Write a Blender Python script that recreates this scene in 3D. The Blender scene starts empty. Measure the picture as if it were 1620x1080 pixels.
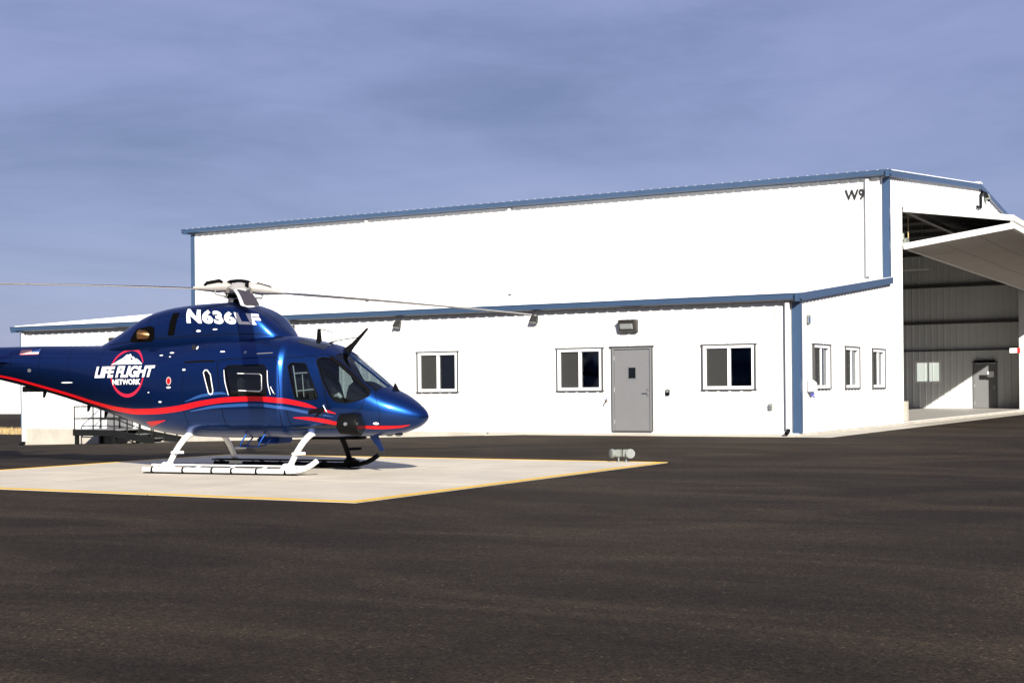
import bpy, bmesh, math, random
import numpy as np
from mathutils import Vector, Matrix
R = math.radians
random.seed(4)
SC = bpy.context.scene
COL = SC.collection

# ------------------------------------------------------------------ camera, sky, sun, exposure
PSI, ROLL = R(29.3), 0.0095
cam_d = bpy.data.cameras.new('camera'); cam = bpy.data.objects.new('camera', cam_d); COL.objects.link(cam)
cam.location = (0, 0, 1.41)
cam_d.sensor_width = 36.0; cam_d.lens = 2200 / 1620 * 36.0
cam_d.shift_y = 76 / 1620
cam_d.clip_start = 0.05; cam_d.clip_end = 8000
cam.rotation_euler = (Matrix.Rotation(PSI, 4, 'Z') @ Matrix.Rotation(R(90), 4, 'X') @ Matrix.Rotation(-ROLL, 4, 'Z')).to_euler()
SC.camera = cam

SUN = Vector((1.0, -1.26, 0.672)).normalized()
sun_el = math.asin(SUN.z); sun_az = math.atan2(SUN.x, SUN.y)
W = bpy.data.worlds.new('World'); SC.world = W; W.use_nodes = True
nt = W.node_tree; nt.nodes.clear()
out = nt.nodes.new('ShaderNodeOutputWorld'); bg = nt.nodes.new('ShaderNodeBackground')
sky = nt.nodes.new('ShaderNodeTexSky'); sky.sky_type = 'NISHITA'; sky.sun_disc = False
sky.sun_elevation = sun_el; sky.sun_rotation = sun_az
sky.air_density = 1.0; sky.dust_density = 0.6; sky.ozone_density = 2.0
bg.inputs['Strength'].default_value = 0.05
# thin high cloud veil over the whole dome
tc = nt.nodes.new('ShaderNodeTexCoord'); mp = nt.nodes.new('ShaderNodeMapping')
mp.inputs['Rotation'].default_value = (R(8), R(-14), R(20)); mp.inputs['Scale'].default_value = (1.3, 1.3, 6.5)
def sky_noise(scale, detail, dist, rough=.55):
    q = nt.nodes.new('ShaderNodeTexNoise'); q.inputs['Scale'].default_value = scale; q.inputs['Detail'].default_value = detail
    q.inputs['Roughness'].default_value = rough; q.inputs['Distortion'].default_value = dist; nt.links.new(mp.outputs[0], q.inputs['Vector']); return q
L = nt.links.new
L(tc.outputs['Generated'], mp.inputs['Vector'])
nz = sky_noise(1.15, 7, .5); nz2 = sky_noise(4.5, 8, .9, .62)
ad = nt.nodes.new('ShaderNodeMath'); ad.operation = 'MULTIPLY_ADD'; ad.inputs[1].default_value = .22
L(nz2.outputs['Fac'], ad.inputs[0]); L(nz.outputs['Fac'], ad.inputs[2])
rp = nt.nodes.new('ShaderNodeValToRGB'); e = rp.color_ramp.elements
e[0].position = .46; e[0].color = (1.8, 2.15, 4.1, 1); e[1].position = .78; e[1].color = (3.5, 3.85, 6.6, 1)
m_ = e.new(.61); m_.color = (2.7, 3.08, 5.55, 1)
mx = nt.nodes.new('ShaderNodeMix'); mx.data_type = 'RGBA'; mx.inputs['Factor'].default_value = .80
L(ad.outputs[0], rp.inputs['Fac']); L(sky.outputs[0], mx.inputs['A']); L(rp.outputs['Color'], mx.inputs['B'])
L(mx.outputs['Result'], bg.inputs['Color']); L(bg.outputs[0], out.inputs['Surface'])

sd = bpy.data.lights.new('sun', 'SUN'); sd.energy = 5.0; sd.angle = R(0.5); sd.color = (1.0, 0.94, 0.85)
so = bpy.data.objects.new('sun', sd); COL.objects.link(so); so.location = (30, -40, 40)
so.rotation_euler = SUN.to_track_quat('Z', 'Y').to_euler()
SC.view_settings.view_transform = 'Standard'; SC.view_settings.look = 'None'
SC.view_settings.exposure = 1.0; SC.view_settings.gamma = 1.0
SC.cycles.use_denoising = True
SC.cycles.max_bounces = 10; SC.cycles.transparent_max_bounces = 16

# ------------------------------------------------------------------ materials
def mat(name, col, rough=0.5, metal=0.0, var=0.0, vscale=3.0, bump=0.0, bscale=40.0, coat=0.0, spec=0.5, emit=None, stretch=None):
    m = bpy.data.materials.new(name); m.use_nodes = True
    n = m.node_tree.nodes; l = m.node_tree.links; p = n['Principled BSDF']
    p.inputs['Base Color'].default_value = (*col, 1); p.inputs['Roughness'].default_value = rough
    p.inputs['Metallic'].default_value = metal; p.inputs['Coat Weight'].default_value = coat; p.inputs['Coat Roughness'].default_value = 0.09
    p.inputs['Specular IOR Level'].default_value = spec
    if emit: p.inputs['Emission Color'].default_value = (*emit[0], 1); p.inputs['Emission Strength'].default_value = emit[1]
    if var or bump:
        t = n.new('ShaderNodeTexCoord'); mpn = n.new('ShaderNodeMapping'); l.new(t.outputs['Object'], mpn.inputs['Vector'])
        if stretch: mpn.inputs['Scale'].default_value = stretch
    if var:
        a = n.new('ShaderNodeTexNoise'); a.inputs['Scale'].default_value = vscale; a.inputs['Detail'].default_value = 8; a.inputs['Roughness'].default_value = 0.6
        l.new(mpn.outputs[0], a.inputs['Vector'])
        mr = n.new('ShaderNodeMapRange'); mr.inputs['From Min'].default_value = 0.3; mr.inputs['From Max'].default_value = 0.7
        mr.inputs['To Min'].default_value = 1 - var; mr.inputs['To Max'].default_value = 1 + var
        l.new(a.outputs['Fac'], mr.inputs['Value'])
        h = n.new('ShaderNodeHueSaturation'); h.inputs['Color'].default_value = (*col, 1); l.new(mr.outputs[0], h.inputs['Value'])
        l.new(h.outputs[0], p.inputs['Base Color'])
    if bump:
        b = n.new('ShaderNodeTexNoise'); b.inputs['Scale'].default_value = bscale; b.inputs['Detail'].default_value = 5; l.new(mpn.outputs[0], b.inputs['Vector'])
        bp = n.new('ShaderNodeBump'); bp.inputs['Strength'].default_value = bump; bp.inputs['Distance'].default_value = 0.02
        l.new(b.outputs['Fac'], bp.inputs['Height']); l.new(bp.outputs[0], p.inputs['Normal'])
    return m

def glass(name, tint, gloss=0.04, ior=1.5):
    m = bpy.data.materials.new(name); m.use_nodes = True
    n = m.node_tree.nodes; l = m.node_tree.links; n.remove(n['Principled BSDF'])
    tr = n.new('ShaderNodeBsdfTransparent'); tr.inputs[0].default_value = (*tint, 1)
    gl = n.new('ShaderNodeBsdfGlossy'); gl.inputs['Roughness'].default_value = gloss; gl.inputs['Color'].default_value = (.9, .95, 1, 1)
    fr = n.new('ShaderNodeFresnel'); fr.inputs['IOR'].default_value = ior
    mx = n.new('ShaderNodeMixShader'); l.new(fr.outputs[0], mx.inputs[0]); l.new(tr.outputs[0], mx.inputs[1]); l.new(gl.outputs[0], mx.inputs[2])
    l.new(mx.outputs[0], n['Material Output'].inputs['Surface'])
    return m

def screen_mat(name):
    m = bpy.data.materials.new(name); m.use_nodes = True
    n = m.node_tree.nodes; l = m.node_tree.links; p = n['Principled BSDF']
    p.inputs['Base Color'].default_value = (.035, .036, .033, 1); p.inputs['Roughness'].default_value = .8
    tr = n.new('ShaderNodeBsdfTransparent'); mx = n.new('ShaderNodeMixShader'); mx.inputs[0].default_value = .6
    l.new(tr.outputs[0], mx.inputs[1]); l.new(p.outputs[0], mx.inputs[2]); l.new(mx.outputs[0], n['Material Output'].inputs['Surface'])
    return m

def asphalt_mat():
    m = bpy.data.materials.new('asphalt'); m.use_nodes = True
    n = m.node_tree.nodes; l = m.node_tree.links; p = n['Principled BSDF']
    p.inputs['Roughness'].default_value = 0.9; p.inputs['Specular IOR Level'].default_value = 0.12
    t = n.new('ShaderNodeTexCoord')
    def noise(scale, det, vec=None, rough=.55, dist=0.):
        a = n.new('ShaderNodeTexNoise'); a.inputs['Scale'].default_value = scale; a.inputs['Detail'].default_value = det
        a.inputs['Roughness'].default_value = rough; a.inputs['Distortion'].default_value = dist
        l.new(vec or t.outputs['Object'], a.inputs['Vector']); return a
    def ramp(src, a, b, c0, c1):
        r = n.new('ShaderNodeMapRange'); r.inputs['From Min'].default_value = a; r.inputs['From Max'].default_value = b
        r.inputs['To Min'].default_value = c0; r.inputs['To Max'].default_value = c1; l.new(src, r.inputs['Value']); return r.outputs[0]
    def mul(a, b):
        k = n.new('ShaderNodeMath'); k.operation = 'MULTIPLY'; l.new(a, k.inputs[0]); l.new(b, k.inputs[1]); return k.outputs[0]
    mp1 = n.new('ShaderNodeMapping'); mp1.inputs['Rotation'].default_value = (0, 0, R(-20)); mp1.inputs['Scale'].default_value = (.30, .62, 1)
    l.new(t.outputs['Object'], mp1.inputs['Vector'])
    dust = ramp(noise(.55, 7, mp1.outputs[0], .62, 1.2).outputs['Fac'], .47, .68, 0.0, 1.0)
    grain = noise(48, 4, rough=.75).outputs['Fac']
    speck = ramp(grain, .52, .72, 0.0, 1.0)
    dusty = n.new('ShaderNodeMath'); dusty.operation = 'MULTIPLY_ADD'; dusty.inputs[1].default_value = 2.6; dusty.inputs[2].default_value = 1.0
    l.new(mul(dust, speck), dusty.inputs[0])
    mid = ramp(noise(9, 6, rough=.7).outputs['Fac'], .3, .7, .80, 1.2)
    mp2 = n.new('ShaderNodeMapping'); mp2.inputs['Rotation'].default_value = (0, 0, R(24)); mp2.inputs['Scale'].default_value = (.16, .42, 1)
    l.new(t.outputs['Object'], mp2.inputs['Vector'])
    band = ramp(noise(1.0, 6, mp2.outputs[0], .58, 1.5).outputs['Fac'], .42, .64, .80, 1.7)
    big = mul(band, ramp(noise(.22, 4).outputs['Fac'], .35, .65, .86, 1.16))
    v = n.new('ShaderNodeTexVoronoi'); v.inputs['Scale'].default_value = 62; l.new(t.outputs['Object'], v.inputs['Vector'])
    sepc = n.new('ShaderNodeSeparateColor'); l.new(v.outputs['Color'], sepc.inputs[0])
    stone = ramp(sepc.outputs[0], 0, 1, .45, 1.5)
    pale = ramp(sepc.outputs[1], .955, .985, 1.0, 2.6)
    val = mul(mul(mul(dusty.outputs[0], mid), mul(big, stone)), pale)
    # dry land beyond the paved apron
    sep = n.new('ShaderNodeVectorMath'); sep.operation = 'LENGTH'; l.new(t.outputs['Object'], sep.inputs[0])
    far = ramp(sep.outputs['Value'], 190, 215, 0, 1)
    mc = n.new('ShaderNodeMix'); mc.data_type = 'RGBA'; mc.inputs['A'].default_value = (.0208, .0148, .0090, 1); mc.inputs['B'].default_value = (.19, .14, .08, 1)
    l.new(far, mc.inputs['Factor'])
    h = n.new('ShaderNodeHueSaturation'); l.new(mc.outputs['Result'], h.inputs['Color']); l.new(val, h.inputs['Value']); l.new(h.outputs[0], p.inputs['Base Color'])
    b = n.new('ShaderNodeBump'); b.inputs['Strength'].default_value = .55; b.inputs['Distance'].default_value = .006
    l.new(v.outputs['Distance'], b.inputs['Height']); l.new(b.outputs[0], p.inputs['Normal'])
    return m

M = dict(
    asphalt=asphalt_mat(),
    white=mat('white_wall_paint', (.66, .66, .645), .45, var=.03, vscale=.6),
    roof=mat('white_roof_paint', (.78, .78, .77), .4, var=.03, vscale=.8),
    trim=mat('blue_trim_paint', (.036, .068, .128), .38, var=.06, vscale=1.5),
    concrete=mat('pad_concrete', (.52, .47, .37), .85, var=.13, vscale=.7, bump=.15, bscale=60),
    foundation=mat('foundation_concrete', (.40, .37, .31), .9, var=.16, vscale=1.3, bump=.2, bscale=25),
    yellow=mat('yellow_line_paint', (.70, .42, .03), .7, var=.14, vscale=3.5),
    grey_door=mat('grey_door_paint', (.150, .152, .155), .45, var=.03),
    grey_trim=mat('dark_grey_trim', (.060, .060, .060), .5, spec=.2),
    vinyl=mat('white_vinyl', (.8, .8, .8), .35),
    pane=glass('window_glass', (.70, .74, .72)),
    screen=screen_mat('insect_screen'),
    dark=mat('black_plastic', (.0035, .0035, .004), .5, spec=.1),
    black_steel=mat('black_painted_steel', (.008, .009, .008), .5, var=.2, spec=.25),
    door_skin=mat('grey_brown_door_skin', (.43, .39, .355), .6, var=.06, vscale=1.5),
    blade_under=mat('dark_blade_paint', (.045, .032, .024), .5, spec=.3),
    steel=mat('galvanised_steel', (.35, .35, .36), .4, .8, var=.1),
    bronze=mat('bronze_lamp_housing', (.03, .028, .025), .4),
    lens=mat('lamp_lens', (.20, .21, .205), .25),
    liner=mat('grey_green_liner', (.56, .57, .57), .55, var=.06, vscale=.7),
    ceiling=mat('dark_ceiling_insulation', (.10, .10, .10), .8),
    frame=mat('red_oxide_frame', (.05, .045, .045), .6),
    floor=mat('hangar_floor_concrete', (.42, .40, .36), .45, var=.1, vscale=.6),
    room=mat('room_wall_paint', (.45, .45, .42), .7),
    blind=mat('tan_blind', (.24, .235, .17), .7),
    ink=mat('black_vinyl_lettering', (.02, .02, .022), .4),
    red_box=mat('red_alarm_box', (.6, .02, .015), .4),
    tan_strap=mat('tan_strap', (.62, .48, .22), .7),
    drygrass=mat('dry_grass', (.42, .30, .13), .9, var=.25, vscale=6, bump=.8, bscale=30),
    blue_plastic=mat('blue_plastic', (.06, .08, .35), .4),
    lamp_white=mat('light_grey_fixture', (.20, .215, .195), .45, var=.08),
    # helicopter
    blue=mat('metallic_blue_paint', (.0050, .036, .165), .36, .96, coat=.5),
    red=mat('red_vinyl_stripe', (.60, .003, .008), .4, coat=.25, spec=.3),
    sky_stripe=mat('light_blue_stripe', (.02, .075, .26), .35, .3, coat=.6),
    letter=mat('white_vinyl_letter', (.80, .80, .80), .4),
    pink=mat('faded_red_vinyl', (.50, .012, .04), .4),
    heli_glass=glass('helicopter_glazing', (.36, .42, .43), .02, 1.55),
    dark_glass=mat('dark_tinted_glazing', (.006, .008, .009), .08, coat=.5),
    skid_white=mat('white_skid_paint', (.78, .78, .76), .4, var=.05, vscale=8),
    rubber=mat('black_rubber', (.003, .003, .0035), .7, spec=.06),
    blade=mat('rotor_blade_paint', (.74, .73, .71), .45, var=.08, vscale=4),
    cuff=mat('blade_cuff_composite', (.40, .375, .34), .45, var=.1, vscale=5),
    hub=mat('hub_titanium', (.28, .26, .24), .45, .6),
    interior=mat('dark_cabin_trim', (.014, .014, .016), .8, spec=.15),
    seat=mat('charcoal_seat', (.035, .037, .04), .8),
    exhaust=mat('exhaust_metal', (.16, .085, .035), .35, .9, var=.3, vscale=9),
    opening_shade=mat('opening_shade_black', (.002, .002, .002), .9, spec=.02),
    rail=mat('white_rail', (.7, .7, .7), .4),
)

# ------------------------------------------------------------------ mesh helpers
class MB:
    def __init__(s): s.v = []; s.f = []
    def quad(s, a, b, c, d):
        i = len(s.v); s.v += [tuple(a), tuple(b), tuple(c), tuple(d)]; s.f.append((i, i+1, i+2, i+3)); return s
    def box(s, x0, x1, y0, y1, z0, z1):
        i = len(s.v)
        s.v += [(x0,y0,z0),(x1,y0,z0),(x1,y1,z0),(x0,y1,z0),(x0,y0,z1),(x1,y0,z1),(x1,y1,z1),(x0,y1,z1)]
        s.f += [tuple(i+k for k in q) for q in ((0,3,2,1),(4,5,6,7),(0,1,5,4),(1,2,6,5),(2,3,7,6),(3,0,4,7))]; return s
    def bar(s, a, b, w, h, up=(0,0,1)):
        a = Vector(a); b = Vector(b); d = (b-a).normalized(); u = Vector(up)
        sd = d.cross(u)
        if sd.length < 1e-4: sd = d.cross(Vector((1,0,0)))
        sd.normalize(); u = sd.cross(d).normalized(); i = len(s.v)
        for p in (a, b):
            for q, r in ((-1,-1),(1,-1),(1,1),(-1,1)): s.v.append(tuple(p + sd*(q*w/2) + u*(r*h/2)))
        s.f += [tuple(i+k for k in q) for q in ((3,2,1,0),(4,5,6,7),(0,1,5,4),(1,2,6,5),(2,3,7,6),(3,0,4,7))]; return s
    def tube(s, pts, r, n=10, cap=True):
        pts = [Vector(p) for p in pts]; rr = r if hasattr(r, '__len__') else [r]*len(pts); base = len(s.v)
        prev = None
        for k, p in enumerate(pts):
            d = (pts[min(k+1, len(pts)-1)] - pts[max(k-1, 0)]).normalized()
            if prev is None:
                a = d.cross(Vector((0,0,1)));
                if a.length < 1e-3: a = d.cross(Vector((1,0,0)))
            else: a = prev - d*prev.dot(d)
            a.normalize(); prev = a; b = d.cross(a)
            for j in range(n):
                t = 2*math.pi*j/n; s.v.append(tuple(p + (a*math.cos(t) + b*math.sin(t))*rr[k]))
        for k in range(len(pts)-1):
            for j in range(n):
                j2 = (j+1) % n; s.f.append((base+k*n+j, base+k*n+j2, base+(k+1)*n+j2, base+(k+1)*n+j))
        if cap:
            s.f.append(tuple(base+j for j in range(n))[::-1]); s.f.append(tuple(base+(len(pts)-1)*n+j for j in range(n)))
        return s
    def loft(s, rings, cap=True):
        base = len(s.v); n = len(rings[0])
        for r in rings: s.v += [tuple(p) for p in r]
        for k in range(len(rings)-1):
            for j in range(n):
                j2 = (j+1) % n; s.f.append((base+k*n+j, base+k*n+j2, base+(k+1)*n+j2, base+(k+1)*n+j))
        if cap: s.f.append(tuple(base+j for j in range(n))[::-1]); s.f.append(tuple(base+(len(rings)-1)*n+j for j in range(n)))
        return s
    def prism(s, poly, y0, y1):      # (x, z) polygon extruded along y
        return s.loft([[(x, y0, z) for x, z in poly], [(x, y1, z) for x, z in poly]])
    def build(s, name, m, parent=None, smooth=False, bevel=0.0, fix=True):
        me = bpy.data.meshes.new(name); me.from_pydata(s.v, [], s.f); me.update()
        bm = bmesh.new(); bm.from_mesh(me)
        if fix: bmesh.ops.recalc_face_normals(bm, faces=bm.faces)
        if bevel: bmesh.ops.bevel(bm, geom=bm.edges[:], offset=bevel, segments=2, affect='EDGES', clamp_overlap=True)
        bm.to_mesh(me); bm.free()
        return link(me, name, m, parent, smooth)

def link(me, name, m, parent=None, smooth=False):
    if m is not None and not me.materials: me.materials.append(m)
    if smooth:
        for p in me.polygons: p.use_smooth = True
        if smooth != 'all': me.set_sharp_from_angle(angle=R(38))
    o = bpy.data.objects.new(name, me); COL.objects.link(o)
    if parent: o.parent = parent
    return o

def empty(name, loc, rz=0.0):
    o = bpy.data.objects.new(name, None); COL.objects.link(o); o.location = loc; o.rotation_euler = (0, 0, rz); o.empty_display_size = .3
    return o
def tag(o, label=None, cat=None, group=None, kind=None):
    if label: o['label'] = label
    if cat: o['category'] = cat
    if group: o['group'] = group
    if kind: o['kind'] = kind
    return o
def shift(o, p):       # put a top-level mesh's origin at p without moving it
    o.data.transform(Matrix.Translation(-Vector(p))); o.location = p; return o

# ------------------------------------------------------------------ ground, pad, aprons
def gz(x, y):
    wall = max(-.36, min(.196, .196 + .0258*(x + 18)))
    if x < -10 : wall = wall
    t = min(1, max(0, (y - 25.2) / (32.4 - 25.2))); t = t*t*(3-2*t)
    return -.012 + t*(wall + .012) - .010*max(0, min(1, (13-y)/12))
xs = [-4000,-1500,-600,-300,-160,-100,-75,-60,-52,-46] + [-42 + .8*i for i in range(56)] + [4,8,14,22,35,60,120,300,900,4000]
ys = [-4000,-900,-200,-60,-25,-10,-4,0,3,6,9,12,13.5] + [15+.8*i for i in range(30)] + [40,44,50,58,70,90,130,220,500,1500,4000]
g = MB()
g.v = [(x, y, gz(x, y)) for y in ys for x in xs]; nx = len(xs)
g.f = [(j*nx+i, j*nx+i+1, (j+1)*nx+i+1, (j+1)*nx+i) for j in range(len(ys)-1) for i in range(nx-1)]
tag(g.build('ground', M['asphalt'], smooth='all'), kind='structure')

PX0, PX1, PY0, PY1 = -21.1, -10.38, 14.42, 24.55
pad = tag(empty('helipad', (PX0, PY0, 0)), kind='structure')
def local(mb, o):
    mb.v = [(a-o.location.x, b-o.location.y, c-o.location.z) for a, b, c in mb.v]; return mb
for i in range(3):
    for j in range(3):       # slab cast in nine bays with sawn joints
        wx, wy = (PX1-PX0)/3, (PY1-PY0)/3
        b = MB().box(PX0+i*wx+.009, PX0+(i+1)*wx-.009, PY0+j*wy+.009, PY0+(j+1)*wy-.009, -.16, 0)
        local(b, pad).build('concrete_bay', M['concrete'], pad, bevel=.004)
LW = .15
for x0, x1, y0, y1 in ((PX0, PX1, PY0, PY0+LW), (PX0, PX1, PY1-LW, PY1), (PX0, PX0+LW, PY0+LW, PY1-LW), (PX1-LW, PX1, PY0+LW, PY1-LW)):
    local(MB().box(x0, x1, y0, y1, .0005, .004), pad).build('painted_line', M['yellow'], pad)

FZ, FY, GX, MY, LX, FARY = .30, 32.97, -10.48, 41.7, -37.8, 69.3
ALX = -37.52
ap = MB().box(GX+.02, -9.6, FY-.35, 69.5, -.2, .204)
tag(ap.build('concrete_apron', M['foundation'], bevel=.01), kind='structure')
sw = MB().box(-19.2, GX+.015, FY-.35, FY+.03, -.25, .206)
tag(sw.build('concrete_walk', M['foundation'], bevel=.008), kind='structure')
# dry grass strip and far hangar beyond the annex end
gs = MB(); gb = MB(); rnd = random.Random(3)
px = [-140 + 4*i for i in range(26)]
gs.v = [(x, y + (rnd.uniform(-.4,.4) if k in (0, 4) else 0), gz(x, y) + .012 + (.05*rnd.random() if k in (1,2,3) else 0)) for k, y in enumerate((42.3, 44, 45.5, 47.5, 49)) for x in px]
gs.f = [(j*26+i, j*26+i+1, (j+1)*26+i+1, (j+1)*26+i) for j in range(4) for i in range(25)]
for _ in range(9000):
    x = rnd.uniform(-75, -40.2); y = rnd.uniform(42.4, 48.9); z = gz(x, y) + .01; h = rnd.uniform(.05, .2); a = rnd.uniform(0, 6.28); dx, dy = .012*math.cos(a), .012*math.sin(a); lx, ly = rnd.uniform(-.05,.05), rnd.uniform(-.05,.05)
    i = len(gs.v); gs.v += [(x-dx, y-dy, z), (x+dx, y+dy, z), (x+lx, y+ly, z+h)]; gs.f.append((i, i+1, i+2))
tag(gs.build('dry_grass', M['drygrass'], fix=False), 'tan strip of dry grass beside the far end of the annex', 'grass', kind='stuff')

# ------------------------------------------------------------------ sheet-metal building pieces
def corrugated(name, axis, const, u0, u1, zb, zt, holes, sign, m, parent, pitch=.305, depth=.028, extra=()):
    br = [u0, u1] + [h[k] for h in holes for k in (0, 1)] + list(extra)
    prof = {}
    k = math.floor(u0/pitch)
    while k*pitch < u1:
        for f, d in ((0, 0), (.19, 0), (.215, 1), (.265, 1), (.29, 0)):
            u = k*pitch + f
            if u0 < u < u1: prof[u] = d*depth
        k += 1
    pu = sorted(prof)
    def dep(u):
        if u in prof: return prof[u]
        return float(np.interp(u, pu, [prof[q] for q in pu])) if pu and depth else 0.
    us = sorted(set(pu) | set(br)) if depth else sorted(set(br))
    us = [u for u in us if u0-1e-6 <= u <= u1+1e-6]
    b = MB()
    P = (lambda u, z, d: (u, const + sign*d, z)) if axis == 'X' else (lambda u, z, d: (const + sign*d, u, z))
    for a, c in zip(us[:-1], us[1:]):
        mid = (a+c)/2; segs = [(zb, None)]
        for h in sorted([h for h in holes if h[0] < mid < h[1]], key=lambda h: h[2]):
            lo, hi = segs.pop(); segs += [(lo, h[2]), (h[3], hi)]
        for lo, hi in segs:
            za, zc = (zt(a), zt(c)) if hi is None else (hi, hi)
            if hi is not None and hi - lo < 1e-4: continue
            b.quad(P(a, lo, dep(a)), P(c, lo, dep(c)), P(c, zc, dep(c)), P(a, za, dep(a)))
    me = bpy.data.meshes.new(name); me.from_pydata(b.v, [], b.f)
    bm = bmesh.new(); bm.from_mesh(me); bmesh.ops.remove_doubles(bm, verts=bm.verts, dist=1e-5); bm.to_mesh(me); bm.free()
    return link(me, name, m, parent)

def ribbed_roof(name, x0, x1, ya, za, yb, zb, m, parent, pitch=.305, depth=.032):
    us = []; k = math.floor(x0/pitch)
    while k*pitch < x1:
        for f, d in ((0, 0), (.225, 0), (.24, 1), (.28, 1), (.295, 0)):
            u = k*pitch + f
            if x0 <= u <= x1: us.append((u, d*depth))
        k += 1
    b = MB()
    for u, d in us: b.v += [(u, ya, za+d), (u, yb, zb+d), (u, ya, za-.05)]
    for i in range(len(us)-1):
        j = 3*i; b.f.append((j, j+3, j+4, j+1)); b.f.append((j, j+2, j+5, j+3))
    return b.build(name, m, parent, fix=False)

HG = tag(empty('hangar', (GX, FY, 0)), 'white corrugated metal hangar with blue trim, low annex and open folding door', 'hangar')
class P_(MB):
    def build(s, name, m, parent=None, **k):
        if parent is HG: local(s, HG)
        return MB.build(s, name, m, parent, **k)
def fixloc(o):
    if o.parent is HG: o.data.transform(Matrix.Translation(-HG.location))
    return o

RIDY, RIDZ, EZ = (MY+FARY)/2, 9.06, 7.76
ztop = lambda y: EZ + (RIDZ-EZ)*(1 - abs(y-RIDY)/(RIDY-MY))
AEZ0, AEZ1 = 3.64, 4.56
aztop = lambda y: AEZ0 + (AEZ1-AEZ0)*(y-FY)/(MY-FY)
WZ0, WZ1 = 1.37, 2.47
front_windows = [(-12.95, -11.60), (-17.08, -15.78), (-21.52, -20.22)]
front_doors = [(-15.48, -14.36), (-33.55, -32.45)]
gable_windows = [(34.07, 35.47), (36.88, 38.25), (39.66, 41.02)]
DZ = FZ + 2.18
FHOLES = [(a, b, WZ0, WZ1) for a, b in front_windows] + [(a, b, FZ, DZ) for a, b in front_doors]
GHOLES = [(a, b, WZ0, WZ1) for a, b in gable_windows]
OY0, OY1, OZ = 43.28, 67.2, 6.93
OPEN = [(OY0, OY1, FZ, OZ)]
FARW = (-16.15, -14.90, 1.55, 2.60); FARD = (-13.36, -12.28, FZ, FZ+2.2)
wall = lambda *a, **k: fixloc(corrugated('wall', *a, HG, **k))
# outside skins
wall('X', FY, ALX, GX, FZ-.03, lambda u: AEZ0, FHOLES, -1, M['white'])
wall('Y', GX, FY, MY, FZ-.03, aztop, GHOLES, 1, M['white'])
wall('Y', GX, MY, FARY, FZ-.03, ztop, OPEN, 1, M['white'], extra=(RIDY,))
wall('X', MY, LX, GX, AEZ1-.15, lambda u: EZ, [], -1, M['white'])
wall('Y', ALX, FY, MY, FZ-.03, aztop, [], -1, M['white'])
wall('Y', LX, MY, FARY, FZ-.03, ztop, [], -1, M['white'], extra=(RIDY,))
wall('X', FARY, LX, GX, FZ-.03, lambda u: EZ, [FARW, FARD], 1, M['white'])
# inside liners
TH = .16
liner = lambda *a, **k: fixloc(corrugated('liner', *a, HG, **k))
liner('X', FY+TH, ALX+TH, GX-TH, FZ, lambda u: AEZ0, FHOLES, 1, M['room'], depth=0)
liner('Y', GX-TH, FY+TH, MY-.01, FZ, aztop, GHOLES, -1, M['room'], depth=0)
liner('X', MY-.02, LX+TH, GX-TH, FZ, lambda u: AEZ1, [], -1, M['room'], depth=0)
liner('X', MY+TH, LX+TH, GX-TH, FZ, lambda u: EZ, [], 1, M['liner'], depth=.02)
liner('Y', GX-TH, MY+TH, FARY-TH, FZ, ztop, OPEN, -1, M['liner'], depth=.02, extra=(RIDY,))
liner('Y', LX+TH, MY+TH, FARY-TH, FZ, ztop, [], 1, M['liner'], depth=.02, extra=(RIDY,))
liner('X', FARY-TH, LX+TH, GX-TH, FZ, lambda u: EZ, [FARW, FARD], -1, M['liner'], depth=.02)
# annex floor and hangar floor, foundation
P_().box(ALX+.05, GX-.05, FY+.06, MY-.03, .05, FZ).build('floor_slab', M['floor'], HG)
P_().box(LX+.05, GX-.02, MY+.02, FARY-.05, .05, FZ-.002).build('floor_slab', M['floor'], HG)
fd = P_(); fd.box(ALX+.34, -19.3, FY-.045, FY+.05, -.7, FZ-.045); fd.box(ALX+.02, ALX+.30, FY-.03, FY+.05, -.7, FZ-.05)
fd.box(-19.25, GX-.03, FY-.02, FY+.05, -.3, FZ-.035); fd.box(LX-.02, LX+.05, MY, FARY, -.7, FZ-.05); fd.box(ALX-.02, ALX+.05, FY, MY, -.7, FZ-.05); fd.box(LX, GX, FARY-.05, FARY+.02, -.7, FZ-.05)
fd.build('foundation', M['foundation'], HG)
fd = P_(); fd.box(GX-.05, GX+.035, FY-.01, OY0, -.2, FZ-.035); fd.box(GX-.05, GX+.035, OY0, OY1, -.2, FZ-.01); fd.box(GX-.05, GX+.035, OY1, FARY, -.2, FZ-.035)
fd.build('sill', M['foundation'], HG)
# roofs
XR0, XR1 = LX-.28, GX+.12
fixloc(ribbed_roof('roof', XR0, XR1, MY-.265, EZ+.05, RIDY, RIDZ+.075, M['roof'], None)).parent = HG
fixloc(ribbed_roof('roof', XR0, XR1, FARY+.265, EZ+.05, RIDY, RIDZ+.075, M['roof'], None)).parent = HG
fixloc(ribbed_roof('roof', ALX-.2, XR1, FY-.265, AEZ0+.03, MY-.03, AEZ1+.06, M['roof'], None)).parent = HG
for o in HG.children:
    if o.name.startswith('roof'): o.data.transform(Matrix.Translation(-HG.location))
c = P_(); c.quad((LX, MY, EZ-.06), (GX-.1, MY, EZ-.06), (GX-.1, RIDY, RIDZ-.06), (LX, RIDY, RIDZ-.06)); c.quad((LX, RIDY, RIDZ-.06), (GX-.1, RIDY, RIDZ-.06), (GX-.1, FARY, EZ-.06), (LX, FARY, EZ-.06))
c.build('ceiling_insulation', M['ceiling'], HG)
c = P_(); c.quad((ALX, FY, AEZ0-.06), (GX-.1, FY, AEZ0-.06), (GX-.1, MY-.03, AEZ1-.06), (ALX, MY-.03, AEZ1-.06)); c.build('ceiling_insulation', M['ceiling'], HG)
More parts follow.
